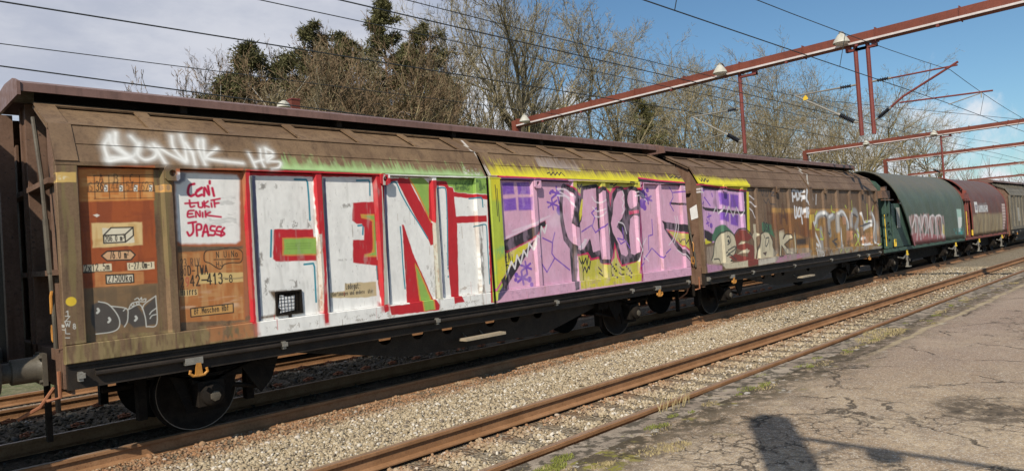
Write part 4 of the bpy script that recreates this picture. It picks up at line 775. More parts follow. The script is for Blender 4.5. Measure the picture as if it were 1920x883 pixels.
def fish_belly(root, x0, x1, holes, mat):
    """deep dished side sill with round lightening holes"""
    y0, y1 = 8.30, 8.325; zt = .90; m = MB()
    def zb(x):
        a, b, c, d = x0 + 2.1, x0 + 4.3, x1 - 4.3, x1 - 2.1
        return float(np.interp(x, [a, b, c, d], [.84, .42, .36, .84]))
    xs = [x0 + 2.1]; cells = []
    r, hz = .115, .76; cur = xs[0]
    for h in holes:
        cells.append((cur, h - .16, None)); cells.append((h - .16, h + .16, h)); cur = h + .16
    cells.append((cur, x1 - 2.1, None))
    for a, b, h in cells:
        if h is None:
            n = max(1, int((b - a) / .4)); 
            for i in range(n):
                p, q = a + (b - a) * i / n, a + (b - a) * (i + 1) / n
                m.add([(p, y0, zb(p)), (q, y0, zb(q)), (q, y0, zt), (p, y0, zt), (p, y1, zb(p)), (q, y1, zb(q)), (q, y1, zt), (p, y1, zt)], [(0, 1, 2, 3), (7, 6, 5, 4), (0, 4, 5, 1)])
        else:
            n = 16; ring = [(h + r * math.cos(2 * math.pi * (k + .5) / n), hz + r * math.sin(2 * math.pi * (k + .5) / n)) for k in range(n)]
            def edge(k):
                c, s_ = math.cos(2 * math.pi * (k + .5) / n), math.sin(2 * math.pi * (k + .5) / n); t = 1 / max(abs(c), abs(s_)); x = h + .16 * c * t; z = hz + (zt - hz if s_ * t > 0 else .16) * s_ * t
                return (x, z)
            ot = [edge(k) for k in range(n)]; v = [(x, y0, z) for x, z in ring] + [(x, y0, z) for x, z in ot] + [(x, y1, z) for x, z in ring]
            f = []
            for k in range(n):
                j = (k + 1) % n; f.append((k, j, n + j, n + k)); f.append((k, 2 * n + k, 2 * n + j, j))
            cor = [(h + sx * .16, y0, z) for sx, z in ((1, zt), (-1, zt), (-1, hz - .16), (1, hz - .16))]
            m.add(v, f); m.add([(x, y0, z) for x, z in ot], [])
            for q, (sx, sz) in enumerate(((1, 1), (-1, 1), (-1, -1), (1, -1))):
                ks = [k for k in range(n) if (math.cos(2 * math.pi * (k + .5) / n) * sx > 0 and math.sin(2 * math.pi * (k + .5) / n) * sz > 0)]
                # the two border points on either side of the corner
                bst = sorted(ks, key=lambda k: abs(abs(math.cos(2 * math.pi * (k + .5) / n)) - abs(math.sin(2 * math.pi * (k + .5) / n))))[:2]
                m.add([cor[q], (ot[bst[0]][0], y0, ot[bst[0]][1]), (ot[bst[1]][0], y0, ot[bst[1]][1])], [(0, 1, 2)])
            m.add([(a, y0, zb(a)), (b, y0, zb(b)), (b, y0, hz - .16), (a, y0, hz - .16)], [(0, 1, 2, 3)])
    m.box(x0 + 2.1, x1 - 2.1, y0 - .06, y0 - .001, .36, .375) if False else None
    return m.build('side_sill_plate', mat, root)

def end_wall(root, xw, d, mat, skin, rich=True):
    """closed end of a wagon body; d = -1 faces down the track (towards the camera)"""
    prof = [(8.0, .80), (8.0, 3.05), (8.2, 3.42), (8.8, 3.74), (YC, 3.80), (mirror(8.8), 3.74), (mirror(8.2), 3.42), (mirror(8.0), 3.05), (mirror(8.0), .80)]
    MB().prism(prof, 'x', xw - d * .26, xw - d * .30).build('end_wall', M['black'], root)  # end wall in black: the shade between the wagons is painted in
    o = []
    for y0, y1 in ((7.985, 8.50), (mirror(8.50), mirror(7.985))):
        yk = 8.12 if y0 < YC else mirror(8.12)
        q = [(y0, .74), (y1, .74), (y1, 3.55), (8.30 if y0 < YC else mirror(8.30), 3.52), (y0 if y0 < YC else y1, 3.08)]
        if y0 > YC: q = [(y1, .74), (y0, .74), (y0, 3.55), (mirror(8.30), 3.52), (y1, 3.08)]
        MB().prism(q, 'x', xw - d * .06, xw - d * .085).build('corner_plate', mat, root)
    MB().box(min(xw, xw - d * .2), max(xw, xw - d * .2), 9.18, 9.24, .8, 3.86).box(min(xw, xw - d * .2), max(xw, xw - d * .2), 9.46, 9.52, .8, 3.86).build('centre_post', mat, root)
    MB().box(min(xw - d * .02, xw - d * .05), max(xw - d * .02, xw - d * .05), 9.2, 9.5, 3.0, 3.86).build('gable_plate', mat, root)
    for z in (1.93, 2.86):
        MB().box(min(xw + d * .02, xw - d * .1), max(xw + d * .02, xw - d * .1), 8.16, 9.20, z, z + .055).box(min(xw + d * .02, xw - d * .1), max(xw + d * .02, xw - d * .1), 9.50, mirror(8.16), z, z + .055).build('cross_bar', mat, root)
    MB().box(min(xw + d * .0, xw - d * .25), max(xw + d * .0, xw - d * .25), 8.02, mirror(8.02), .80, 1.18).build('headstock', mat, root)
    if rich:
        MB().box(xw - .19, xw - .165, 9.72, 10.80, .80, 3.60).build('gable_frame', M['dark'], root)
        MB().box(xw - .20, xw - .05, 9.60, 9.72, .80, 3.80).build('gable_post', mat, root)
        x = xw + d * .03
        MB().tube([(x, 8.62, 3.60), (x, 8.36, 2.92), (x, 8.28, 2.5)], .022, 8).tube([(x, 8.28, 2.5), (x, 8.20, 1.95)], .03, 8).tube([(x, 8.20, 1.95), (x, 8.13, 1.5), (x, 8.12, 1.2)], .022, 8).build('lever_rod', M['tan'], root, smooth=True)
        MB().tube([(x, 8.17, 1.78), (x + d * .02, 8.13, 1.72), (x + d * .02, 8.14, 1.55)], .014, 6).build('release_handle', M['orange'], root, smooth=True)
        xx = x + d * .01; z0 = 1.27
        m = MB().tube([(xx, 8.16, z0), (xx, 8.20, z0 + .02), (xx, 8.21, z0 + .10), (xx, 8.19, z0 + .16), (xx, 8.15, z0 + .16), (xx, 8.13, z0 + .08), (xx, 8.16, z0)], .013, 6)
        m.build('grab_ring', M['orange'], root, smooth=True)
        MB().tube([(x, 8.06, .98), (x, 8.06, .72), (x + d * .1, 8.12, .70)], .018, 6).tube([(x, 8.30, .80), (x + d * .12, 8.34, .62), (x + d * .30, 8.42, .52)], .018, 6).build('brake_hose', M['clip'], root, smooth=True)
        MB().box(min(xw + d * .05, xw), max(xw + d * .05, xw), 8.62, 8.70, .2, .82).build('step_bracket', M['dark'], root); MB().box(min(xw + d * .03, xw), max(xw + d * .03, xw), 8.20, 8.30, .55, .82).build('step_bracket', M['dark'], root); MB().tube([(xw + d * .1, YC, .98), (xw + d * .45, YC, .98), (xw + d * .5, YC, .6)], .05, 8).build('draw_hook', M['dark'], root)

BAYS = {'front': ([(1.79, 2.57), (2.71, 3.48), (3.58, 4.39), (4.52, 5.29), (5.44, 6.27), (6.38, 7.11)], 7.38, [(7.65, 8.38), (8.53, 9.41), (9.60, 10.24), (10.44, 11.32), (11.52, 12.14), (12.32, 13.02)]),
        'rear': ([(13.95, 14.72), (14.94, 15.72), (15.91, 16.51), (16.68, 17.5), (17.73, 18.42), (18.65, 19.47)], 19.75, [(20.03, 20.81), (21.01, 21.85), (22.11, 22.92), (23.12, 23.87), (24.10, 24.78), (24.92, 25.40)])}
def shifted(bays, dx):
    a, s, b = bays; return ([(p + dx, q + dx) for p, q in a], s + dx, [(p + dx, q + dx) for p, q in b])

def sliding_wagon(name, x0, x1, bays, skin, cv, label, cat, group, wheels, holes, ends=(True, True), window=True, bufs=(True, False), cover='cover', inner='brown', detail=True):
    root = empty(name, (x0, YC, 0), label, cat, group)
    uv = cv.uv if cv else None
    A, xs, B = bays
    if detail: MB().box(x0 + .3, x1 - .3, 8.0, 8.02, 1.0, 3.0).build('inner_wall', M['black'], root)
    MB().box(x0 + .3, x1 - .3, 8.03, mirror(8.0), .93, 1.0).build('floor', M['black'], root)
    # far side and far roof as plain skins
    fy = mirror(SIDE_Y); MB().box(x0, x1, fy - .04, fy, 1.05, 3.05).build('far_wall', M[inner], root)
    m = MB()
    for i in (0, 1):
        a, b = (mirror(KNEE[i][0]), KNEE[i][1]), (mirror(KNEE[i + 1][0]), KNEE[i + 1][1])
        m.slab([(x1, a[0], a[1]), (x0, a[0], a[1]), (x0, b[0], b[1]), (x1, b[0], b[1])], .02)
    m.build('far_roof', M[inner], root)
    for (bay, p0, p1) in ((A, x0, xs - .035), (B, xs + .035, x1)):
        d = empty('sliding_door', (p0, SIDE_Y, 1.05)); d.parent = root; d.location = (p0 - x0, SIDE_Y - YC, 1.05)
        for i, (a, b) in enumerate(bay):
            MB().box(a - .02, b + .02, 7.962, 7.985, 1.235, 3.0).build('panel', skin, d, uv)
            l = p0 if i == 0 else (bay[i - 1][1]); 
            if i == 0 or i == len(bay) - 1 or (b - a) < 0: pass
            # upright left of this bay
            if i == 0: MB().cbox(l, a, 7.9, 7.99, 1.235, 3.01, .008).build('door_post', skin, d, uv)
            else:
                c0, c1 = l, a; m = MB(); w = c1 - c0   # hat section: face between two slanted flanks
                m.prism([(c0, 7.965), (c0 + w * .22, 7.912), (c1 - w * .22, 7.912), (c1, 7.965)], 'z', 1.235, 3.01); m.build('rib', skin, d, uv)
        MB().cbox(bay[-1][1], p1, 7.9, 7.99, 1.235, 3.01, .008).build('door_post', skin, d, uv)
        MB().cbox(p0, p1, 7.895, 7.99, 1.05, 1.232, .008).build('door_sill', skin, d, uv)
        m = MB(); band(m, p0, p1, 0, 1, .02); m.slab([(p0, 7.9, 3.012), (p1, 7.9, 3.012), (p1, 7.9, 3.05), (p0, 7.9, 3.05)], .08)
        m.build('roof_band', skin, d, uv)
        m = MB(); band(m, p0 + .18, p1 - .0, .47, .485, .01, .008); band(m, p0 + .18, p1, .985, 1.0, .012, .014); m.build('roof_crease', skin, d, uv)
        if detail:
            m = MB(); band(m, p0, p0 + .20, .0, .995, .018, .012); m.build('roof_end_strap', skin, d, uv)
        # upper slope: raised border strips round sunken panels
        m = MB(); band(m, p0, p1, 1, 2, .02, -.045); m.build('roof_base', skin, d, uv)
        e = [p0] + [x for ab in bay for x in ab] + [p1]
        for i in range(0, len(e), 2):
            m = MB(); band(m, e[i], e[i + 1], 1.10, 1.9, .022); m.build('roof_rib', skin, d, uv)
        m = MB(); band(m, p0, p1, 1, 1.10, .022); band(m, p0, p1, 1.9, 2.0, .022); m.build('roof_border', skin, d, uv)
        for (a, b) in bay:
            m = MB(); band(m, a + .015, b - .015, 1.12, 1.88, .008, -.034); m.build('roof_panel', skin, d, uv)
        # hinge eyes under the roof band
        for x in ([bay[1][0] - .03, bay[4][0] - .0] if detail else []):
            pl = [(x - .075, 2.87), (x + .075, 2.87), (x + .075, 3.04), (x - .075, 3.04)]
            m = MB(); n = 12
            ring = [(x + .036 * math.cos(2 * math.pi * k / n), 2.955 + .036 * math.sin(2 * math.pi * k / n)) for k in range(n)]
            out = [(x + .075 * max(-1, min(1, 1.42 * math.cos(2 * math.pi * k / n))), 2.955 + .083 * max(-1, min(1, 1.42 * math.sin(2 * math.pi * k / n)))) for k in range(n)]
            m.add([(a, 7.868, c) for a, c in ring + out] + [(a, 7.90, c) for a, c in ring + out],
                  [(k, (k + 1) % n, n + (k + 1) % n, n + k) for k in range(n)] + [(n + k, n + (k + 1) % n, 3 * n + (k + 1) % n, 3 * n + k) for k in range(n)] + [(k, 2 * n + k, 2 * n + (k + 1) % n, (k + 1) % n) for k in range(n)])
            m.build('lifting_eye', skin, d, uv)
    if detail: MB().box(xs - .034, xs + .034, 7.93, 7.99, 1.06, 3.04).build('door_seal', M['dark'], root)
    # ridge hood over both doors
    pr = [(8.66, 3.885), (8.665, 3.975), (8.88, 4.045), (YC, 4.075), (mirror(8.88), 4.045), (mirror(8.665), 3.975), (mirror(8.66), 3.885), (mirror(8.68), 3.885), (mirror(8.9), 3.99), (8.9, 3.99), (8.68, 3.885)]
    MB().prism(pr, 'x', x0 - .12, x1 + .16).build('ridge_cover', M[cover], root)
    if detail:
        MB().box(x0 + .05, x1 - .05, 8.92, 8.95, 3.70, 3.98).build('ridge_web', M['black'], root)
        for x, n_ in ((x0 - .152, 0), (x1 + .162, 1)):
            MB().prism([(8.64, 3.84), (8.645, 3.985), (8.87, 4.06), (YC, 4.09), (mirror(8.87), 4.06), (mirror(8.645), 3.985), (mirror(8.64), 3.84)], 'x', x, x + .03).build('ridge_end_cap', M[cover], root)
        for i in range(5): xx = x0 + 1.5 + i * (x1 - x0 - 3) / 4; MB().box(xx, xx + .08, 8.72, 8.915, 3.80, 3.97).build('ridge_bracket', M['dark'], root)
    # running gear
    MB().box(x0 + .02, x1 - .02, 7.945, 8.10, .79, 1.010).build('solebar', M['solebar'], root)
    MB().box(x0 + .02, x1 - .02, 7.925, 8.02, 1.015, 1.045).build('door_rail', M['solebar'], root)
    MB().box(x0 + .02, x1 - .02, mirror(8.10), mirror(8.02), .80, 1.045).build('far_solebar', M['solebar'], root)
    if detail:
        MB().tube([(x0 + .25, 7.905, .925), (x1 - .1, 7.905, .905)], .026, 8).build('grab_rail', M['solebar'], root, smooth=True)
        MB().box(x0 + .25, x1 - .1, 7.925, 7.946, .965, .975).build('door_runner', M['solebar'], root)
        for x in (x0 + .12, x0 + 2.25, (x0 + x1) / 2 - 1.2, (x0 + x1) / 2 + 1.4, x1 - 2.2, x1 - .15):
            MB().box(x - .02, x + .02, 7.885, 7.95, .87, .96).box(x - .035, x + .035, 7.868, 7.886, .90, .95).build('rail_bracket', M['galv'], root)
        fish_belly(root, x0, x1, holes, M['solebar'])
        MB().box(x0 + 1.9, x1 - 1.9, 9.20, 9.46, .42, .93).build('centre_beam', M['dark'], root) if not holes else MB().box(x0 + 1.0, x1 - 1.0, 9.25, 9.41, .84, .93).build('centre_beam', M['dark'], root)
        c = (x0 + x1) / 2
        MB().box(c - .65, c + .18, 7.93, 8.10, .545, .585).build('foot_board', M['wood'], root)
        MB().tube([(c - .4, 8.0, .55), (c - .4, 8.2, .55), (c - .4, 8.3, .62)], .012, 6).tube([(c - .05, 8.0, .55), (c - .05, 8.2, .55), (c - .05, 8.3, .62)], .012, 6).build('board_bracket', M['galv'], root)
        for hx in (x0 + 1.22, x1 - 1.3):
            hk = MB().box(hx - .12, hx + .07, 7.88, 7.95, .86, .935).build('tow_bracket', M['galv'], root)
            MB().tube([(hx + .02 - .085, 7.89, .80), (hx + .02 - .095, 7.89, .765), (hx + .02 - .06, 7.89, .735), (hx + .02, 7.89, .73), (hx + .02 + .06, 7.89, .735), (hx + .02 + .095, 7.89, .765), (hx + .02 + .085, 7.89, .805)], .016, 8).prism([(hx - .02, .74), (hx + .06, .74), (hx + .045, .87), (hx - .005, .87)], 'y', 7.878, 7.90).build('tow_hook', M['orange'], hk, smooth=False)
        for hx in (x0 + 2.05, x1 - 2.4):
            MB().prism([(hx - .3, .86), (hx + .3, .86), (hx + .16, .50), (hx + .02, .36), (hx - .08, .50)], 'y', 8.20, 8.225).box(hx - .5, hx - .2, 8.2, 8.35, .62, .74).tube([(hx - .5, 8.3, .55), (hx + .05, 8.3, .42)], .03, 8).build('brake_rigging', M['dark'], root)
        MB().tube([(x0 + .5, 8.75, .62), (x1 - .5, 8.75, .60)], .035, 8).tube([(x0 + .5, 8.55, .78), (x1 - .5, 8.55, .78)], .02, 6).build('brake_pipe', M['dark'], root)
        MB().lathe([(.05, -.45), (.17, -.42), (.17, .42), (.05, .45)], (c + 1.6, 9.0, .62), 'x', 16).build('air_tank', M['dark'], root, smooth=True)
    for x in wheels: wheelset(root, x)
    if ends[0]: end_wall(root, x0, -1, M['rusty_brown'], skin, rich=detail)
    if ends[1]: end_wall(root, x1, 1, M['rusty_brown'], skin, rich=False)
    for on, xb, d in ((bufs[0], x0, -1), (bufs[1], x1, 1)):
        if on: buffer(root, xb, d, M['tan'])
    if window:
        w = empty('mesh_window', (0, 0, 0)); w.parent = root; w.location = (3.81 - x0, SIDE_Y - YC, 1.28)
        a, b, c, d_ = 3.80, 4.14, 1.27, 1.56; m = MB(); t = .022
        m.box(a, b, 7.935, 7.963, c, c + t).box(a, b, 7.935, 7.963, d_ - t, d_).box(a, a + t, 7.935, 7.963, c + t, d_ - t).box(b - t, b, 7.935, 7.963, c + t, d_ - t).box(a + t, b - t, 7.957, 7.9615, c + t, d_ - t)
        m.build('window_frame', M['dark'], w)
        m = MB()
        for i in range(1, 7): x = a + t + (b - a - 2 * t) * i / 7; m.box(x - .002, x + .002, 7.942, 7.945, c + t, d_ - t)
        for i in range(1, 6): z = c + t + (d_ - c - 2 * t) * i / 6; m.box(a + t, b - t, 7.9455, 7.948, z - .002, z + .002)
        m.build('wire_mesh', M['dark'], w)
        MB().slab([(3.85, 7.952, 1.30), (4.04, 7.952, 1.32), (4.05, 7.952, 1.50), (3.90, 7.952, 1.48)], .001).slab([(3.83, 7.950, 1.37), (3.90, 7.950, 1.31), (4.02, 7.950, 1.47), (3.86, 7.950, 1.52)], .001).build('paper_sheet', M['paper'], w)
        MB().box(3.95, 3.985, 7.925, 7.945, 1.235, 1.285).build('window_catch', M['dark'], w)
    return root

g = 'four graffiti and plain freight wagons of the train'
sliding_wagon('freight_wagon', 1.60, 13.20, BAYS['front'], M['skin_front'], CV1, 'nearest long brown sliding-wall wagon sprayed with giant white red and pink letters', 'freight wagon', None,
              (3.05, 11.33), [5.56, 6.14, 6.70, 7.60, 8.17, 8.73])
sliding_wagon('freight_wagon', 13.80, 25.55, BAYS['rear'], M['skin_rear'], CV2, 'second brown sliding-wall wagon with cream cartoon letters and rusty silver graffiti', 'freight wagon', None,
              (15.09, 23.59), [17.4, 18.0, 18.6, 20.3], window=False, bufs=(False, True))
# lettered paper and steel between the two coupled halves
o = MB().slab([(13.855, 8.02, 2.30), (13.855, 8.20, 2.26), (13.855, 8.22, 2.52), (13.855, 8.04, 2.60)], .002)
MB().tube([(13.2, YC, .85), (13.8, YC, .85)], .07, 10).build('coupling_bar', M['dark'], bpy.data.objects['freight_wagon.001'])
o.build('paper_note', M['paper'], bpy.data.objects['freight_wagon.001'])
M['skin_plain'] = worn('plain_brown_wagon_skin', (.14, .095, .065), (.19, .13, .09), .62, 1.6, streak=(.08, .055, .04))
sliding_wagon('freight_wagon', -11.0, .62, shifted(BAYS['front'], -12.58), M['skin_plain'], None, 'plain brown wagon before the lettered one, just past the left picture edge', 'freight wagon', None, (-9.5, -1.0), [], window=False, bufs=(False, True))
M['skin_grey'] = worn('grey_brown_wagon_skin', (.13, .112, .082), (.18, .155, .115), .62, 1.6, streak=(.085, .07, .05), speck=(.24, .21, .17))
for k, dx in enumerate((46.6, 58.3)):
    sliding_wagon('freight_wagon', 1.60 + dx, 13.20 + dx, shifted(BAYS['front'], dx), M['skin_grey'], None, ['grey brown sliding-wall wagon behind the red wagon at the right picture edge', 'last grey brown wagon, only its roof showing at the right edge'][k], 'freight wagon', None,
                  (3.05 + dx, 11.33 + dx), [], window=False, bufs=(k == 0, False), detail=(k == 0))
r3 = bpy.data.objects['freight_wagon.003']
MB().slab([(51.2 - .9, 7.955, 1.5), (52.0 - .9, 7.955, 1.5), (52.0 - .9, 7.955, 2.3), (51.2 - .9, 7.955, 2.3)], .002).build('notice_panel', M['pale_end'], r3)

# ------------------------------------------------------------------ the two hooded coil wagons
HOOD = [(7.98, .98), (7.96, 1.6), (7.97, 2.3), (8.02, 2.75), (8.16, 3.10), (8.40, 3.45), (8.78, 3.78), (YC, 3.95)]
def hood_skin(px, py):
    p = at(px, py, Y=7.97); return (p.x, p.z)
def hood_wagon(x0, x1, h0, h1, steel, hoodmat, which, label):
    root = empty('coil_wagon', (x0, YC, 0), label, 'freight wagon', None)
    full = HOOD + [(mirror(y), z) for y, z in HOOD[-2::-1]]
    # smooth the outline a little
    P = smooth_path(np.array(full), 3); n = len(P)
    cv = paint_hood(hood_skin, h0 - 1, h1 + .2, which)
    uvf = lambda C: np.stack([(C[:, 0] - cv.x0) / (cv.x1 - cv.x0), (C[:, 2] - cv.z0) / (cv.z1 - cv.z0)], 1)
    c1, c2, st = hoodmat; hm = skin_mat('hood_skin_%d' % which, cv, c1, c2, st, .55, dust=(.13, .12, .095) if which == 0 else (.13, .085, .072))
    lean = 1.25 if which == 0 else .0
    def xl(z): return h0 + lean * max(0, (2.75 - z)) / 1.75
    cols = 56; V = []; F = []
    for j in range(cols + 1):
        t = j / cols
        for y, z in P:
            sag = (.018 * math.sin(t * math.pi * 14) + .010 * math.sin(t * 61 + z * 2.3)) * (1 if .9 < z < 3.7 else .4)
            V.append((xl(z) * (1 - t) + h1 * t, y + sag * (1 if y < YC else -1), z))
    for j in range(cols):
        for i in range(n - 1): a = j * n + i; F.append((a, a + n, a + n + 1, a + 1))
    m = MB(); m.add(V, F); o = m.build('hood', hm, root, uvf, smooth=True)
    md = o.modifiers.new('thick', 'SOLIDIFY'); md.thickness = .03; md.offset = -1
    # end hoop lips
    for xe, nm in ((0, 'end_hoop'), (1, 'end_hoop')):
        m = MB(); V = []; 
        for y, z in P:
            cy, cz = YC, 2.0; L = math.hypot(y - cy, z - cz); k = 1 + .035 / L
            x = xl(z) if xe == 0 else h1
            V += [(x - .05, y, z), (x + .08, y, z), (x + .08, cy + (y - cy) * k, cz + (z - cz) * k), (x - .05, cy + (y - cy) * k, cz + (z - cz) * k)]
        F = [(4 * i + a, 4 * i + (a + 1) % 4, 4 * i + 4 + (a + 1) % 4, 4 * i + 4 + a) for i in range(n - 1) for a in range(4)]
        m.add(V, F + [(0, 1, 2, 3), tuple(4 * (n - 1) + a for a in range(4))]); m.build(nm, steel if which else hm, root, uvf)
    # bulkhead end wall and side stake area
    for xe in (x0 + 1.35, h1 - .25):
        MB().prism([(8.12, 1.0), (8.10, 2.6), (8.28, 3.1), (8.55, 3.45), (YC, 3.8), (mirror(8.55), 3.45), (mirror(8.28), 3.1), (mirror(8.10), 2.6), (mirror(8.12), 1.0)], 'x', xe, xe + .05).build('bulkhead', steel, root)
    MB().slab([(x0 + 1.35, 8.08, 1.0), (xl(1.0) + .2, 8.08, 1.0), (xl(2.6) + .3, 8.08, 2.6), (x0 + 1.35, 8.08, 2.6)], .04).build('end_side_plate', steel, root)
    MB().slab([(x0 + 1.75, 8.035, 1.7), (x0 + 2.15, 8.035, 1.7), (x0 + 2.15, 8.035, 2.45), (x0 + 1.75, 8.035, 2.45)], .004).build('notice_panel', M['pale_end'], root)
    for i, x in enumerate((x0 + .35, x0 + .75)):
        MB().box(x, x + .12, 7.98, 8.1, 1.0, 3.0 - i * .15).build('end_post', steel, root)
    m = MB()
    for z in (1.3, 1.6, 1.9, 2.2): m.box(x0 + .47, x0 + .75, 8.0, 8.03, z, z + .03)
    m.build('ladder', M['dark'], root)
    MB().box(x0 + .1, x0 + .95, 7.97, 8.14, 2.78, 3.05).box(x0 + .02, x0 + 1.2, 7.93, 8.0, 2.70, 2.74).box(x0 + .4, x0 + .6, 7.95, 8.1, 3.05, 3.2).build('latch_box', M['rusty_brown'] if which == 0 else steel, root)
    MB().tube([(x0 + 1.0, 7.95, 1.05), (x0 + 1.15, 7.95, 1.05), (x0 + 1.17, 7.95, 1.3), (x0 + 1.02, 7.95, 1.3), (x0 + 1.0, 7.95, 1.05)], .02, 6).build('hand_grip', M['yellow'], root)
    MB().tube([(x0 + .02, 7.92, 1.1), (x0 + .02, 7.92, 2.2)], .015, 6).build('warning_bar', M['yellow'], root)
    MB().box(x0, x1, 8.02, mirror(8.02), .80, .98).build('underframe', M['dark'], root)
    MB().box(x0, h1, 7.99, 8.02, .86, .98).build('side_rail', steel, root)
    MB().prism([(x0 + 2.6, .80), (x1 - 2.2, .80), (x1 - 3.4, .40), (x0 + 3.8, .40)], 'y', 8.28, 8.31).build('side_sill_plate', M['dark'], root)
    for k, bx in enumerate((x0 + 2.0, x1 - 2.3)):
        MB().box(bx - 1.35, bx + 1.35, 8.30, 8.40, .44, .60).box(bx - .3, bx + .3, 8.25, 8.45, .34, .72).box(bx - 1.35, bx + 1.35, mirror(8.4), mirror(8.3), .44, .60).build('bogie_frame', M['dark'], root)
        for wx in (bx - .9, bx + .9): wheelset(root, wx)
        MB().box(bx + .35, bx + .42, 7.93, 7.97, .66, .84).box(bx + .42, bx + .50, 7.93, 7.97, .66, .72).build('tow_hook', M['yellow'], root)
        MB().tube([(bx - .2, 8.1, .62), (bx + .3, 8.08, .55), (bx + .8, 8.1, .66)], .03, 6).box(bx + .75, bx + .83, 8.05, 8.12, .2, .75).box(bx + .72, bx + .98, 8.0, 8.14, .20, .24).build('step', M['galv'], root)
    for xb, d in ((x0, -1), (x1, 1)): buffer(root, xb, d, M['tan'])
    return root
hood_wagon(26.15, 37.55, 28.3, 37.45, M['green_steel'], ((.072, .096, .074), (.090, .120, .093), (.100, .104, .082)), 0, 'dark green hooded wagon with pink and white scribbled graffiti behind the brown wagons')
hood_wagon(37.75, 47.4, 39.0, 47.2, M['red_steel'], ((.110, .046, .037), (.138, .060, .048), (.115, .072, .055)), 1, 'dark red hooded wagon with white plates and olive graffiti behind the green wagon')

# ------------------------------------------------------------------ ground, ballast, platform, tracks
def ballast_mat(name, far=True):
    m, nt, b = nodes(name); T = NT(nt); p = T.pos(); s = T.sep(p)
    v = T.vor(p, 26, 'F1', 'Color'); sv = T.sep(v); cell = T.vor(p, 26, 'F1', 'Distance')
    base = T.mix(T.ramp(sv[0], 0, 1, sm=False), (.15, .115, .075), (.46, .39, .28)); base = T.mix(T.ramp(sv[1], .8, .95), base, (.54, .48, .39))
    big = T.noise(p, .9, 5, .6); base = T.mix(T.ramp(big, .4, .7, 0, .5), base, (.30, .23, .14))
    # rust shed by the rails
    def near(y, w): return T.ramp(T.math('ABSOLUTE', T.math('SUBTRACT', s[1], y)), w * .3, w, 1, 0)
    nz = T.ramp(T.noise(p, 5, 4, .6), .3, .65)
    r = T.math('MULTIPLY', T.math('MAXIMUM', T.math('MAXIMUM', near(8.45, .55), near(10.1, .5)), T.math('MAXIMUM', near(5.8, .42), near(12.9, .9))), nz)
    base = T.mix(T.math('MULTIPLY', r, .8), base, (.25, .125, .06))
    dark = T.math('MULTIPLY', T.math('MULTIPLY', T.ramp(s[1], 8.75, 8.95), T.ramp(s[1], 12.1, 12.4, 1, 0)), .8)  # shade under the train painted into the ballast colour
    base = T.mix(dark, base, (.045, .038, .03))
    base = T.mix(T.ramp(cell, .3, .6, 0, .45), base, (.09, .07, .05))
    T.L(base, b.inputs['Base Color']); b.inputs['Roughness'].default_value = .95; b.inputs['Specular IOR Level'].default_value = .2
    h = T.math('ADD', T.ramp(cell, 0, .7, 1, 0), T.math('MULTIPLY', T.noise(p, 9, 4, .6), .8)); T.bump(h, 1.0, .035, b)
    return m
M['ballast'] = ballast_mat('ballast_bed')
def stone_mat():
    m, nt, b = nodes('ballast_stone'); T = NT(nt); p = T.pos()
    a = nt.nodes.new('ShaderNodeAttribute'); a.attribute_name = 'tone'
    n = T.noise(p, 45, 3, .6); c = T.mix(T.ramp(n, .35, .7, 0, .35), a.outputs['Color'], (.12, .09, .06)); T.L(c, b.inputs['Base Color']); b.inputs['Roughness'].default_value = .9; b.inputs['Specular IOR Level'].default_value = .25
    return m
M['stone'] = stone_mat()
def soil_mat():
    m, nt, b = nodes('grassy_ground'); T = NT(nt); p = T.pos()
    n = T.noise(p, .5, 6, .6); c = T.mix(T.ramp(n, .4, .6), (.16, .14, .07), (.09, .11, .035)); c = T.mix(T.ramp(T.noise(p, 7, 5, .7), .4, .7), c, (.22, .19, .11))
    T.L(c, b.inputs['Base Color']); b.inputs['Roughness'].default_value = 1; T.bump(T.noise(p, 12, 5, .7), 1, .06, b); return m
M['soil'] = soil_mat()
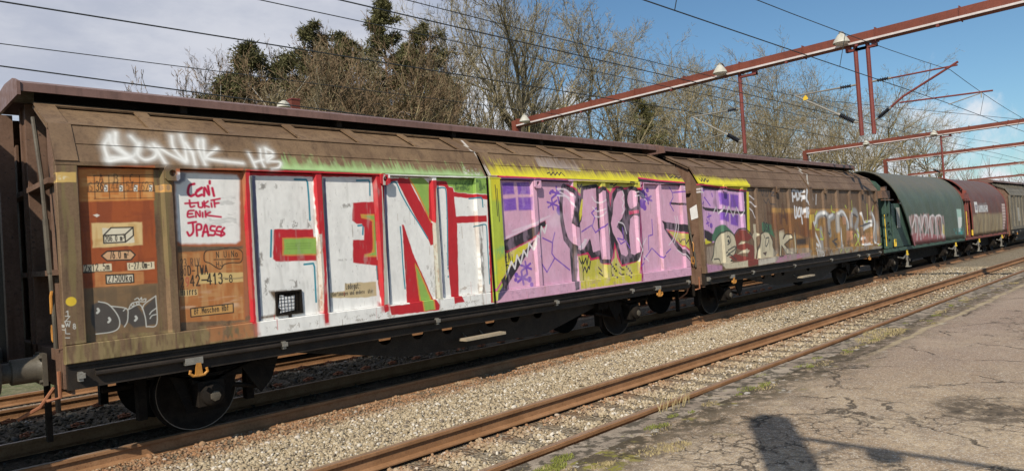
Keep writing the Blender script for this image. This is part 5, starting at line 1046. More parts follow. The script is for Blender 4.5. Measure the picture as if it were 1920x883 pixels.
def asphalt_mat():
    m, nt, b = nodes('cracked_platform_asphalt'); T = NT(nt); p = T.pos(); s = T.sep(p)
    L, N = T.L, T.N
    big = T.noise(p, .55, 6, .62, .6); c = T.mix(T.ramp(big, .38, .62), (.37, .262, .158), (.52, .40, .262))
    mid = T.noise(p, 2.3, 6, .65, .3); c = T.mix(T.ramp(mid, .42, .68, 0, .6), c, (.23, .165, .115)); c = T.mix(T.ramp(T.noise(p, 22, 6, .72), .48, .62, 0, .55), c, (.17, .13, .095)); c = T.mix(T.ramp(T.noise(p, 27, 6, .78), .53, .61, 0, .7), c, (.62, .52, .39))
    # redder patch towards the far platform
    c = T.mix(T.ramp(T.math('ADD', T.math('MULTIPLY', s[0], .06), T.math('MULTIPLY', T.noise(p, .35, 3, .5), .9)), .75, 1.25, 0, .6), c, (.27, .185, .150))
    fine = T.vor(p, 130, 'F1', 'Color'); fs = T.sep(fine); c = T.mix(T.ramp(fs[0], 0, 1, 0, .55, False), c, (.16, .13, .105)); c = T.mix(T.ramp(fs[1], .82, .95, 0, .75), c, (.58, .53, .46))
    grit = T.noise(p, 90, 4, .7); c = T.mix(T.ramp(grit, .52, .68, 0, .55), c, (.12, .095, .08))
    # cracks: warped cell borders, opened only in places
    def warp(vec, sc, amp):
        nn = N('ShaderNodeTexNoise'); nn.inputs['Scale'].default_value = sc; nn.inputs['Detail'].default_value = 6; nn.inputs['Roughness'].default_value = .65; L(vec, nn.inputs['Vector'])
        a = N('ShaderNodeVectorMath'); a.operation = 'SUBTRACT'; L(nn.outputs['Color'], a.inputs[0]); a.inputs[1].default_value = (.5, .5, .5)
        q = N('ShaderNodeVectorMath'); q.operation = 'SCALE'; L(a.outputs[0], q.inputs[0]); q.inputs['Scale'].default_value = amp
        r = N('ShaderNodeVectorMath'); r.operation = 'ADD'; L(vec, r.inputs[0]); L(q.outputs[0], r.inputs[1]); return r.outputs[0]
    w1 = warp(T.mapping(p, (1, 1, 0)), 2.2, .55); w2 = warp(T.mapping(p, (1, 1, 0)), 6, .22)
    e1 = T.vor(w1, .85, 'DISTANCE_TO_EDGE'); e2 = T.vor(w2, 6.5, 'DISTANCE_TO_EDGE')
    k1 = T.math('MULTIPLY', T.ramp(e1, .003, .018, 1, 0), T.ramp(T.noise(p, 1.1, 5, .6), .45, .56))
    # crazed fields
    def spot(x, y, r):
        dx = T.math('SUBTRACT', s[0], x); dy = T.math('SUBTRACT', s[1], y); d = T.math('SQRT', T.math('ADD', T.math('MULTIPLY', dx, dx), T.math('MULTIPLY', dy, dy)))
        return T.ramp(T.math('ADD', d, T.math('MULTIPLY', T.math('SUBTRACT', T.noise(p, 1.6, 4, .6), .5), r * 2.2)), r * .55, r, 1, 0)
    field = T.math('MAXIMUM', T.math('MAXIMUM', spot(4.9, 2.45, .9), spot(6.6, 1.1, .8)), T.math('MAXIMUM', T.ramp(T.noise(p, .8, 4, .6), .56, .66), spot(5.7, 2.15, .6)))
    k2 = T.math('MULTIPLY', T.math('MULTIPLY', T.ramp(e2, .005, .04, 1, 0), T.ramp(T.noise(p, 3.2, 4, .6), .45, .58)), field)
    patch = T.math('MULTIPLY', spot(6.75, 1.3, .55), T.ramp(T.noise(p, 6, 7, .75), .36, .54)); c = T.mix(T.math('MULTIPLY', patch, .9), c, (.085, .065, .046))
    crack = T.math('MAXIMUM', k1, k2); c = T.mix(T.math('MULTIPLY', crack, .78), c, (.05, .04, .03)); halo = T.math('MULTIPLY', T.ramp(e2, .03, .16, 1, 0), field); c = T.mix(T.math('MULTIPLY', halo, T.ramp(T.noise(p, 12, 5, .7), .42, .6, 0, .6)), c, (.12, .095, .07))
    # moss and dirt by the kerb, pale worn line a metre in
    edge = T.ramp(T.math('ADD', s[1], T.math('MULTIPLY', T.noise(p, 2.2, 6, .7), 1.0)), 3.15, 3.85)
    c = T.mix(T.math('MULTIPLY', edge, T.ramp(T.noise(p, 7, 6, .72), .38, .52)), c, (.075, .058, .036)); c = T.mix(T.math('MULTIPLY', edge, T.ramp(T.noise(p, 3.1, 5, .7), .58, .68)), c, (.26, .22, .06))
    c = T.mix(T.math('MULTIPLY', edge, T.ramp(T.noise(p, 5.3, 5, .7), .60, .66)), c, (.48, .44, .38))
    c = T.mix(T.math('MULTIPLY', spot(3.7, 3.2, .5), T.ramp(T.noise(p, 9, 5, .7), .5, .6)), c, (.22, .20, .04))
    ln = T.ramp(T.math('ABSOLUTE', T.math('SUBTRACT', T.math('ADD', s[1], T.math('MULTIPLY', T.noise(p, 2.2, 7, .75), .30)), 3.17)), .03, .065, 1, 0)
    c = T.mix(T.math('MULTIPLY', T.math('MULTIPLY', ln, T.ramp(T.noise(p, 4.5, 6, .7), .36, .5)), T.math('MULTIPLY', T.ramp(s[0], 8, 10.5), .7)), c, (.42, .34, .21))
    L(c, b.inputs['Base Color']); b.inputs['Roughness'].default_value = .92; b.inputs['Specular IOR Level'].default_value = .25
    h = T.math('ADD', T.math('MULTIPLY', fs[0], .10), T.math('SUBTRACT', T.math('MULTIPLY', mid, .5), T.math('MULTIPLY', crack, .9))); T.bump(h, .9, .03, b)
    return m
M['asphalt'] = asphalt_mat()
def kerb_mat():
    m, nt, b = nodes('old_kerb_concrete'); T = NT(nt); p = T.pos()
    c = T.mix(T.ramp(T.noise(p, 3, 6, .65), .35, .65), (.20, .155, .115), (.34, .28, .215)); c = T.mix(T.ramp(T.noise(p, 7, 7, .72), .46, .56), c, (.075, .06, .04)); c = T.mix(T.ramp(T.noise(p, 6, 5, .7), .62, .7), c, (.22, .20, .07))
    T.L(c, b.inputs['Base Color']); b.inputs['Roughness'].default_value = .95; T.bump(T.noise(p, 30, 5, .7), .6, .02, b); return m
M['kerb'] = kerb_mat()

def sheet(name, x0, x1, y0, y1, z, mat, nx=1, ny=1):
    m = MB(); m.add([(x, y, z) for y in (y0, y1) for x in (x0, x1)], [(0, 1, 3, 2)]); return tag(m.build(name, mat), kind='structure')
sheet('ground', -1500, 2500, -1500, 1500, -.62, M['soil'])
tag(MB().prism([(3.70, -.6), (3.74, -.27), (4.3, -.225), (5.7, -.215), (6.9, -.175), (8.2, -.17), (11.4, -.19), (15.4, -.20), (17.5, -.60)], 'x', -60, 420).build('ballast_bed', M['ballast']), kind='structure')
tag(MB().prism([(15.0, -.6), (16.5, -.35), (24.0, -.25), (120.0, -.3), (120, -.6)], 'x', -200, 500).build('embankment', M['soil']), kind='structure')
tag(MB().box(-60, 420, -14, 3.38, -.6, .30).build('platform', M['asphalt']), kind='structure')
kb = empty('platform_kerb', (0, 3.5, .3)); tag(kb, kind='structure')
kx = 1.2
for i in range(60):
    L_ = 1.0; e = random.uniform(.004, .010)
    MB().cbox(kx + e, kx + L_ - e, 3.387, 3.68 + random.uniform(-.006, .006), -.15, .302 + random.uniform(-.006, .004)).build('kerb_stone', M['kerb'], kb)
    kx += L_

RAIL = [(-.072, -.172), (.072, -.172), (.072, -.160), (.014, -.140), (.010, -.046), (.041, -.036), (.042, -.004), (.034, 0), (-.034, 0), (-.042, -.004), (-.041, -.036), (-.010, -.046), (-.014, -.140), (-.072, -.160)]
def track(label_y, y0, y1, x0, x1, sl0, n_sl, clips, zs=-.172, sink=0):
    t = empty('railway_track', (0, (y0 + y1) / 2, 0)); tag(t, kind='structure')
    for y in (y0, y1):
        foot = [(y + a, b) for a, b in RAIL]
        MB().prism(foot, 'x', x0, x1).build('rail', M['rail'], t)
        MB().add([(x, y + a, .0015) for x in (x0, x1) for a in (-.029, .029)], [(0, 1, 3, 2)]).build('rail_running_surface', M['rail_head'], t)
    sm = None; cm = None; yc = (y0 + y1) / 2
    for i in range(n_sl):
        x = sl0 + .583 * i
        if sm is None:
            m = MB(); w = .13
            m.prism([(-1.25, -.16), (1.25, -.16), (1.25, -.008), (1.02, 0), (.50, 0), (.30, -.035), (-.30, -.035), (-.50, 0), (-1.02, 0), (-1.25, -.008)], 'x', -w, w)
            s0 = m.build('sleeper', M['sleeper'], t); sm = s0.data; o = s0
        else:
            o = bpy.data.objects.new('sleeper', sm); COL.objects.link(o); o.parent = t
        o.location = (x, 0, zs - .002 - sink); o.rotation_euler.z = random.uniform(-.006, .006)
        if x < clips:
            for y in (y0, y1):
                for sg in (-1, 1):
                    if cm is None:
                        m = MB(); m.box(-.06, .06, -.052, .045, 0, .012)
                        m.tube([(-.055, -.045, .018), (-.03, -.01, .032), (-.05, .035, .030), (-.01, .05, .026), (.02, .01, .036), (.03, -.035, .024), (.058, -.02, .020), (.05, .03, .026)], .009, 5)
                        m.tube([(0, -.01, .0), (0, -.01, .045)], .016, 6)
                        c0 = m.build('rail_clip', M['clip'], t); cm = c0.data; c = c0; c0.scale = (1.3, 1.3, 1.3)
                    else: c = bpy.data.objects.new('rail_clip', cm); COL.objects.link(c); c.parent = t; c.scale = (1.3, 1.3, 1.3)
                    c.location = (x, y - yc + sg * .115, -.170 - sink * .5); c.rotation_euler.z = 0 if sg > 0 else math.pi
    return t
track('siding', 4.53, 5.89, -30, 400, .62, 100, 24, sink=.0)
track('train', 8.57, 10.04, -30, 400, .93, 110, 30)
track('back', 12.72, 14.22, -30, 400, .75, 60, 9)
# a fishplate joint on the siding rail

def stones(name, n, xr, yr, size, tone, seed, skip=(), lite=False, dens=None):
    g_ = np.random.default_rng(seed)
    X = xr[0] + (xr[1] - xr[0]) * g_.random(n) ** (dens or 1.0); Y = g_.uniform(yr[0], yr[1], n)
    ok = np.ones(n, bool)
    for a, b in skip: ok &= ~((Y > a) & (Y < b))
    ph = (X - .62 + .2915) % .583 - .2915; ok &= ~((Y < 6.2) & (Y > 4.3) & (np.abs(ph) < .125) & (g_.random(n) < .95))
    ph = (X - .93 + .2915) % .583 - .2915; ok &= ~((Y > 8.05) & (np.abs(ph) < .125) & (g_.random(n) < .75))
    X, Y = X[ok], Y[ok]; n = len(X)
    # sunken sleepers stay free of most stones
    base = np.array([(0, 0, 1), (0, 0, -1), (1, 0, 0), (-.6, .8, 0), (-.6, -.8, .1), (.5, .75, .35), (.5, -.7, -.3)]); 
    import itertools
    ico_v = np.array([(0, 0, 1), (.894, 0, .447), (.276, .851, .447), (-.724, .526, .447), (-.724, -.526, .447), (.276, -.851, .447), (.724, .526, -.447), (-.276, .851, -.447), (-.894, 0, -.447), (-.276, -.851, -.447), (.724, -.526, -.447), (0, 0, -1)])
    ico_f = np.array([(0, 1, 2), (0, 2, 3), (0, 3, 4), (0, 4, 5), (0, 5, 1), (1, 6, 2), (2, 7, 3), (3, 8, 4), (4, 9, 5), (5, 10, 1), (2, 6, 7), (3, 7, 8), (4, 8, 9), (5, 9, 10), (1, 10, 6)])  # lower cap left out: it lies in the bed
    nv = 12
    if lite:
        nv = 7; ico_v = np.array([(0, 0, 1), (1, 0, .1), (.3, .95, 0), (-.8, .6, .1), (-.8, -.6, 0), (.3, -.95, .1), (.1, .1, -.6)]); ico_f = np.array([(0, 1, 2), (0, 2, 3), (0, 3, 4), (0, 4, 5), (0, 5, 1), (1, 5, 6), (3, 2, 6)])
    S = size * g_.lognormal(0, .30, n); sc = S[:, None] * g_.uniform(.6, 1.25, (n, 3)); sc[:, 2] *= .8
    V = ico_v[None] * (1 + g_.uniform(-.28, .28, (n, nv, 1))) * sc[:, None]
    a = g_.uniform(0, 6.28, n); b = g_.uniform(-.7, .7, n); ca, sa, cb, sb = np.cos(a), np.sin(a), np.cos(b), np.sin(b)
    x, y, z = V[..., 0], V[..., 1], V[..., 2]; y, z = y * cb[:, None] - z * sb[:, None], y * sb[:, None] + z * cb[:, None]
    x, y = x * ca[:, None] - y * sa[:, None], x * sa[:, None] + y * ca[:, None]
    zb = np.interp(Y, [3.74, 4.3, 5.75, 6.9, 8.2, 11.4, 15.4], [-.26, -.218, -.207, -.175, -.17, -.19, -.20]) + g_.uniform(-.2, .9, n) * S * .8
    V = np.stack([x + X[:, None], y + Y[:, None], z + zb[:, None]], -1).reshape(-1, 3)
    F = (ico_f[None] + (np.arange(n) * nv)[:, None, None]).reshape(-1, 3)
    C = np.repeat(tone(g_, X, Y), nv, axis=0); C = np.hstack([C, np.ones((len(C), 1))])
    return tag(raw_mesh(name, V, F, M['stone'], colors=C), kind='stuff')
def tone_pale(g_, X, Y):
    n = len(X); t = g_.random((n, 1)); c = (1 - t) * np.array([.29, .225, .14]) + t * np.array([.50, .42, .295])
    w = g_.random(n) < .10; c[w] = (.60, .55, .47); d = g_.random(n) < .08; c[d] = (.19, .155, .12)
    r = 1.15 * np.exp(-((Y - 8.25) / .36) ** 2) + .75 * np.exp(-((Y - 5.80) / .26) ** 2) + .7 * np.exp(-((Y - 12.9) / .5) ** 2) + .25 * np.exp(-((Y - 6.1) / .2) ** 2); r = np.clip(r * g_.uniform(.3, 1.3, n), 0, .92)[:, None]
    c = c * (1 - r) + np.array([.31, .155, .075]) * r; k = ((Y > 8.8) & (Y < 12.3)); c[k] *= .22  # stones beneath the train darkened to paint its shade
    return c
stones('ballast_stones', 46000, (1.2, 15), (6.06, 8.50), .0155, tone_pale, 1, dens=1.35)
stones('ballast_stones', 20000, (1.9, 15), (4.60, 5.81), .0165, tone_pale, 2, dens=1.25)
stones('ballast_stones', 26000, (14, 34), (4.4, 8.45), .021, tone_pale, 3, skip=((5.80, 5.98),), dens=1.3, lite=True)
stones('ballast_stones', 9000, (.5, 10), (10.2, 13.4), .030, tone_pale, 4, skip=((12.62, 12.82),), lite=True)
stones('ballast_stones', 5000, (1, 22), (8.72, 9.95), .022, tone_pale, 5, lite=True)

def tuft_mat(name, c1, c2):
    m, nt, b = nodes(name); T = NT(nt); c = T.mix(T.noise(T.pos(), 14, 3, .5), c1, c2); T.L(c, b.inputs['Base Color']); b.inputs['Roughness'].default_value = .9; return m
M['dry_grass'] = tuft_mat('dry_grass', (.28, .22, .10), (.42, .34, .18)); M['green_grass'] = tuft_mat('green_moss_grass', (.12, .15, .025), (.24, .24, .05))
def tufts(name, spots, mat, seed):
    """spots: (x, y, z, radius, blades, height)"""
    g_ = np.random.default_rng(seed); V = []; F = []; o = 0
    for x, y, z, r, nb, h in spots:
        for _ in range(nb):
            a, d = g_.uniform(0, 6.28), r * math.sqrt(g_.random()); bx, by = x + d * math.cos(a), y + d * math.sin(a) * .5; hh = h * g_.uniform(.4, 1.2); lean = g_.uniform(-.6, .6, 2) * hh; w = .0035
            t = g_.uniform(0, 3.14); wx, wy = w * math.cos(t), w * math.sin(t)
            V += [(bx - wx, by - wy, z), (bx + wx, by + wy, z), (bx + lean[0] * .4 + wx * .7, by + lean[1] * .4 + wy * .7, z + hh * .6), (bx + lean[0] * .4 - wx * .7, by + lean[1] * .4 - wy * .7, z + hh * .6), (bx + lean[0], by + lean[1], z + hh)]
            F += [(o, o + 1, o + 2), (o, o + 2, o + 3), (o + 3, o + 2, o + 4)]; o += 5
    return tag(raw_mesh(name, np.array(V), np.array(F), mat), kind='stuff')
rg = random.Random(5)
sp = [(5.55, 3.64, .29, .22, 26, .20), (5.75, 3.66, .29, .15, 14, .16), (10.9, 3.42, .3, .5, 700, .035), (10.2, 3.40, .3, .35, 300, .03), (4.55, 2.95, .3, .16, 200, .022), (4.4, 3.05, .3, .2, 180, .02)]
sp += [(rg.uniform(3.4, 20), 3.37 + rg.gauss(0, .12), .3, rg.uniform(.05, .2), int(rg.uniform(20, 90)), rg.uniform(.010, .022)) for _ in range(36)]
tufts('dry_grass', sp, M['dry_grass'], 3)
sp = [(3.62, 3.42, .3, .16, 420, .022), (3.85, 3.50, .3, .12, 300, .02), (4.9, 3.42, .3, .10, 120, .02), (6.6, 3.42, .3, .14, 130, .02)] + [(rg.uniform(3.2, 16), 3.38 + rg.gauss(0, .08), .3, rg.uniform(.04, .12), int(rg.uniform(30, 90)), .018) for _ in range(26)]
tufts('moss_and_grass', sp, M['green_grass'], 4)
tufts('ground_grass', [(rg.uniform(-3, 14), rg.uniform(15.6, 19.5), -.42, .3, 110, .16) for _ in range(110)], M['green_grass'], 6)

# ------------------------------------------------------------------ overhead line gantries
def insulator(m_parent, a, b, r, mat, sheds=9):
    a, b = Vector(a), Vector(b); d = (b - a); L = d.length; d.normalize(); up = Vector((0, 0, 1)) if abs(d.z) < .9 else Vector((1, 0, 0)); u = d.cross(up).normalized(); v = u.cross(d)
    prof = [(.018, 0)]
    for k in range(sheds): t = (k + .5) / sheds; prof += [(r * .55, L * (t - .35 / sheds)), (r, L * t), (r * .55, L * (t + .2 / sheds))]
    prof.append((.018, L)); n = 10; m = MB(); vs = []
    for rr, t in prof:
        for k in range(n): w = 2 * math.pi * k / n; vs.append(a + d * t + rr * (math.cos(w) * u + math.sin(w) * v))
    m.add(vs, [(i * n + k, i * n + (k + 1) % n, (i + 1) * n + (k + 1) % n, (i + 1) * n + k) for i in range(len(prof) - 1) for k in range(n)]); return m.build('insulator', mat, m_parent, smooth=False)

def gantry(X, yl, yr, label, posts, lamps, zt=7.72, zb=7.40, near=False, colf=True):
    """portal of one box beam: yl far end (with column), yr near end (with column on the platform side)"""
    g_ = empty('overhead_line_gantry', (X, yl, -.3), label, 'gantry', 'red overhead line gantries across the tracks'); ww = .15
    n = max(4, int((yl - yr) / 2.05)); 
    for i in range(n):
        a, b = yr + (yl - yr) * i / n, yr + (yl - yr) * (i + 1) / n
        MB().box(X - ww, X + ww, a + .012, b - .012, zb, zt).build('beam_section', M['gantry'], g_)
    for i in range(n + 1):
        y = yr + (yl - yr) * i / n
        MB().box(X - ww - .02, X + ww + .02, y - .012, y + .012, zb - .03, zt + .05).build('beam_flange', M['gantry'], g_)
        if i < n: MB().box(X - ww - .03, X - ww + .06, y + .5, y + .58, zb - .07, zb - .002).build('conduit_clamp', M['gantry_post'], g_)
    MB().box(X - ww - .035, X - ww - .002, yr, yl - .02, zb + .015, zb + .075).build('conduit', M['conduit'], g_)
    MB().box(X - ww, X + ww, yl + .005, yl + .30, -.6, zt - .02).box(X - ww - .03, X - ww - .002, yl + .02, yl + .06, 3.2, zb + .07, 0).build('column', M['gantry'], g_)
    if yr > -6: MB().box(X - ww, X + ww, yr - .305, yr - .005, .3, zt - .02).build('column', M['gantry'], g_)
    for (y, kind) in posts:
        p = MB().tube([(X, y, zb - .03), (X, y, 4.62)], .062, 10).build('drop_post', M['gantry_post'], g_, smooth=True)
        MB().box(X - .11, X + .11, y - .05, y + .62 * (1 if kind > 0 else -1) if kind > 0 else y + .05, zb - .16, zb - .09).build('hanger', M['gantry_post'], p) if False else None
        s = kind                                   # +1 arm reaches to higher y (the train track), -1 to the siding
        MB().box(X - .06, X + .06, min(y, y - s * .62 * -1 * -1), max(y, y - s * .62 * -1 * -1), zb - .17, zb - .10).box(X - .07, X + .07, min(y - s * .62, y - s * .48), max(y - s * .62, y - s * .48), zb - .17, zb).build('hanger', M['gantry_post'], p)
        if s > 0:      # short arm over the train track
            arm = MB().tube([(X, y + .55, 6.21), (X, y + 1.95, 6.24)], .026, 8).tube([(X, y + 1.9, 6.22), (X, y + .62, 5.38)], .028, 8).build('cantilever', M['galv'], g_, smooth=True)
            MB().tube([(X, y + .75, 5.43), (X - .02, y + 2.2, 5.22)], .016, 6).build('steady_arm', M['galv'], arm)
            MB().tube([(X, y + .02, 6.20), (X, y + .22, 6.20)], .03, 8).build('arm_clamp', M['galv'], arm); MB().tube([(X, y + .52, 6.21), (X, y + .60, 6.21)], .035, 8).build('arm_clamp', M['galv'], arm); MB().tube([(X, y, 5.02), (X, y + .20, 5.08)], .035, 8).build('arm_clamp', M['galv'], arm); MB().tube([(X, y + .55, 5.33), (X, y + .66, 5.41)], .04, 8).build('arm_clamp', M['galv'], arm)
            insulator(g_, (X, y + .20, 6.20), (X, y + .54, 6.21), .062, M['insulator'], 5); insulator(g_, (X, y + .19, 5.08), (X, y + .60, 5.37), .085, M['insulator'])
            if near and y < 8: MB().prism([(y + 1.52, 6.05), (y + 1.68, 6.03), (y + 1.68, 6.12), (y + 1.6, 6.20), (y + 1.54, 6.12)], 'x', X - .03, X - .02).build('number_tag', M['yellow'], arm)
        else:
            arm = MB().tube([(X, y - .58, 6.19), (X, y - 2.28, 6.18)], .024, 8).tube([(X, y - .42, 5.27), (X, y - .85, 5.58), (X, y - 2.30, 6.27)], .032, 8).build('cantilever', M['gantry_post'] if near else M['galv'], g_, smooth=True)
            MB().tube([(X, y - .75, 5.42), (X, y - 3.05, 5.30)], .024, 8).build('registration_arm', M['gantry_post'], arm, smooth=True)
            MB().tube([(X, y - 2.75, 5.28), (X - .03, y - 2.0, 5.12)], .014, 6).tube([(X, y - 2.78, 5.34), (X, y - 2.78, 5.16)], .016, 6).build('steady_arm', M['galv'], arm)
            MB().tube([(X, y - .02, 6.20), (X, y - .20, 6.20)], .03, 8).build('arm_clamp', M['galv'], arm); MB().tube([(X, y - .50, 6.2), (X, y - .58, 6.19)], .035, 8).build('arm_clamp', M['galv'], arm); MB().tube([(X, y, 5.02), (X, y - .16, 5.08)], .035, 8).build('arm_clamp', M['galv'], arm); MB().tube([(X, y - .42, 5.26), (X, y - .52, 5.33)], .04, 8).build('arm_clamp', M['galv'], arm)
            insulator(g_, (X, y - .19, 6.20), (X, y - .52, 6.2), .062, M['insulator'], 5); insulator(g_, (X, y - .15, 5.08), (X, y - .48, 5.31), .085, M['insulator'])
    return g_
def lamp(X, y, label, zt=7.72):
    l = empty('gantry_lamp', (X, y, zt), label, 'lamp', 'lamps on the overhead gantries')
    x = X - .42
    MB().lathe([(.05, .02), (.085, 0), (.13, -.06), (.22, -.20), (.245, -.27), (.235, -.275), (.20, -.20)], (x, y, zt + .02), 'z', 24).build('lamp_shade', M['lampshade'], l, smooth=True)
    MB().lathe([(.20, -.262), (.17, -.30), (.08, -.325), (.01, -.33)], (x, y, zt + .02), 'z', 20).build('lamp_glass', M['white'], l, smooth=True)
    MB().tube([(x, y, zt + .03), (x + .05, y, zt + .10), (x + .2, y, zt + .11), (X - .1, y, zt + .03)], .028, 8).lathe([(.06, 0), (.06, .06), (.02, .09)], (x, y, zt + .02), 'z', 12).build('lamp_bracket', M['galv'], l, smooth=True)
    return l
gantry(22.6, 21.9, -4.2, 'nearest red gantry whose beam rises across the top right of the sky', [(7.30, 1), (6.95, -1), (11.1, 1)], [], near=True)
gantry(53.8, 21.4, -4.2, 'second red gantry, its beam low behind the drop posts of the nearest gantry', [(12.4, 1), (7.0, -1)], [], zt=7.9, zb=7.58)
gantry(71.0, 20.9, -4.2, 'third red gantry counted from the camera, behind the green wagon', [(9.0, 1)], [], zt=7.9, zb=7.58)
gantry(97.0, 26, -4.2, 'fourth red gantry, low over the dark red wagon', [(14.0, 1), (13.5, -1)], [], zt=7.9, zb=7.58)
gantry(128.0, 26, -4.2, 'fifth red gantry, small and far behind the fourth', [(9.0, 1)], [], zt=7.9, zb=7.58)
gantry(165.0, 26, -4.2, 'farthest red gantry seen low at the right edge', [(9.0, 1)], [], zt=7.9, zb=7.58)
for X, y, t, zt in ((22.6, 21.1, 'grey bell lamp at the far left end of the nearest gantry beam', 7.72), (22.6, 11.6, 'grey bell lamp on the middle of the nearest gantry beam', 7.72), (22.6, 7.55, 'grey bell lamp beside the twin drop posts of the nearest gantry', 7.72), (53.8, 17.0, 'left small lamp on the second gantry beam', 7.9), (53.8, 12.7, 'right small lamp on the second gantry beam', 7.9)):
    lamp(X, y, t, zt)

o = empty('short_gantry_column', (at(551, 197, Y=23).x, 23, -.3), 'top of a red gantry column peeking over the wagon roof before the brown trees', 'gantry')
zc = at(551, 189, Y=23).z
MB().box(o.location.x - .16, o.location.x + .16, 22.85, 23.15, -.3, zc).build('column', M['gantry'], o)
MB().box(o.location.x - .18, o.location.x + .18, 22.83, 23.17, zc, zc + .05).build('cap_plate', M['gantry_post'], o)
MB().lathe([(.05, 0), (.2, -.1), (.24, -.24), (.1, -.26)], (o.location.x - .55, 22.7, zc - .12), 'z', 14).build('side_lamp', M['lampshade'], o)

# ------------------------------------------------------------------ wires
def wire(name, pts, r, label, sag_to=None):
    o = MB().tube(pts, r, 6).build(name, M['wire']); return tag(o, label, 'wire', 'overhead wires')
def run(y, zs, xs, sag, n=16):
    """catenary through supports xs at heights zs"""
    P = []
    for (a, b), (za, zb) in zip(zip(xs[:-1], xs[1:]), zip(zs[:-1], zs[1:])):
        for k in range(n): t = k / n; P.append((a + (b - a) * t, y, za + (zb - za) * t - sag * 4 * t * (1 - t)))
    P.append((xs[-1], y, zs[-1])); return P
def interp(P, x): return float(np.interp(x, [p[0] for p in P], [p[2] for p in P]))
SUP = [-20, 22.6, 53.8, 97, 165]
def catenary(y, y_c, zc, zm, sag, rc, rm, la, lb, drop=True):
    c = [(p[0], y_c, p[2]) for p in run(y_c, zc, SUP, .02)]; m = run(y, zm, SUP, sag)
    a = wire('contact_wire', c, rc, la); b = wire('messenger_wire', m, rm, lb)
    if drop:
        x = -16.
        while x < 100:
            z0, z1 = interp(c, x), interp(m, x)
            if z1 - z0 > .12: MB().tube([(x, y_c, z0), (x, y, z1)], .007, 4).build('dropper', M['wire'], b)
            x += 6.1 if x < 54 else 9
catenary(4.85, 5.0, [4.75, 5.18, 5.30, 5.3, 5.3], [5.9, 6.08, 6.2, 6.2, 6.2], .55, .010, .008, 'contact wire running over the near empty siding', 'sagging messenger wire above the siding contact wire')
catenary(9.3, 9.3, [5.95, 5.95, 5.9, 5.8, 5.8], [6.6, 6.26, 6.6, 6.5, 6.5], .2, .012, .009, 'thick wire rising over the train roofs through the middle of the sky', 'thin messenger wire over the train', drop=False)
wire('overhead_wire', run(9.3, [5.66, 5.66, 5.6], [-20, 25, 60], .0), .008, 'thin wire just above the thick train wire at the top of the picture')
for yy, zs, r, t in ((13.4, [6.26, 6.55, 6.5], .014, 'upper dark wire crossing the cloudy sky on the left'), (13.4, [5.62, 5.80, 5.8], .008, 'thin middle wire crossing the sky on the left'), (13.4, [5.62, 5.0, 5.4], .012, 'lowest dark wire on the left that drops behind the wagon roof')):
    wire('overhead_wire', run(yy, zs, [-14, 22.6, 53.8] if t[0] != 'l' else [-8, 14, 53.8], .0), r, t)
wire('overhead_wire', [(30, 11, 7.2), (60, 4.0, 7.1), (97, -3, 7.0)], .012, 'slanting pull-off wire beyond the second gantry')

# ------------------------------------------------------------------ out of view behind the camera: a pillar and bracket added to cast the shadow on the platform
d = SUN_DIR; Hc = 6.2
def src(p, h): return (p[0] + d.x / d.z * h, p[1] + d.y / d.z * h)          # foot of something of height h above the platform shading p
tip = (5.65, 2.74); bx, by = src(tip, -(-Hc)) if False else (tip[0] - d.x / -d.z * Hc, tip[1] - d.y / -d.z * Hc)
pl = empty('shadow_caster_pillar', (bx, by, .3), 'unseen pillar with a bracket arm behind the camera, added to cast a platform shadow', 'pillar')
MB().box(bx - .13, bx + .13, by - .13, by + .13, .3, .3 + Hc).build('pillar_shaft', M['pale_end'], pl)
za = .3 + Hc - .42
MB().tube([(bx, by - .1, za), (bx - .02, by - .9, za + .02), (bx - .12, by - 3.2, za + .10)], .035, 8).tube([(bx, by - .1, za - .5), (bx, by - .55, za)], .02, 6).build('bracket_arm', M['dark'], pl)
MB().lathe([(.03, 0), (.10, -.04), (.12, -.16), (.02, -.26)], (bx, by - .75, za), 'z', 16).build('hanging_caster', M['lampshade'], pl)

# ------------------------------------------------------------------ trees behind the line
def bark(name, c1, c2, spk=None):
    m, nt, b = nodes(name); T = NT(nt); p = T.pos(); c = T.mix(T.ramp(T.noise(p, 2.5, 5, .6), .35, .65), c1, c2)
    if spk: c = T.mix(T.ramp(T.noise(T.mapping(p, (1, 1, .5)), 6, 4, .6), .56, .64), c, spk)
    T.L(c, b.inputs['Base Color']); b.inputs['Roughness'].default_value = .9; b.inputs['Specular IOR Level'].default_value = .2; return m
M['bark_tan'] = bark('tan_bark', (.16, .13, .07), (.36, .30, .17)); M['bark_grey'] = bark('grey_bark', (.12, .10, .07), (.26, .225, .155), (.36, .29, .10))
M['bark_birch'] = bark('birch_bark', (.55, .53, .48), (.68, .66, .60), (.08, .07, .06)); M['twig_red'] = bark('reddish_twig', (.12, .080, .048), (.22, .155, .092)); M['twig_grey'] = bark('purple_grey_twig', (.22, .19, .19), (.30, .27, .26))
M['twig_tan'] = bark('tan_twig', (.15, .12, .07), (.29, .24, .15)); M['bark_pine'] = bark('pine_bark', (.15, .09, .055), (.26, .15, .09))
def needle_mat():
    m, nt, b = nodes('pine_needle'); T = NT(nt); a = nt.nodes.new('ShaderNodeAttribute'); a.attribute_name = 'tone'; T.L(a.outputs['Color'], b.inputs['Base Color']); b.inputs['Roughness'].default_value = .8; b.inputs['Specular IOR Level'].default_value = .25; return m
M['needle'] = needle_mat()

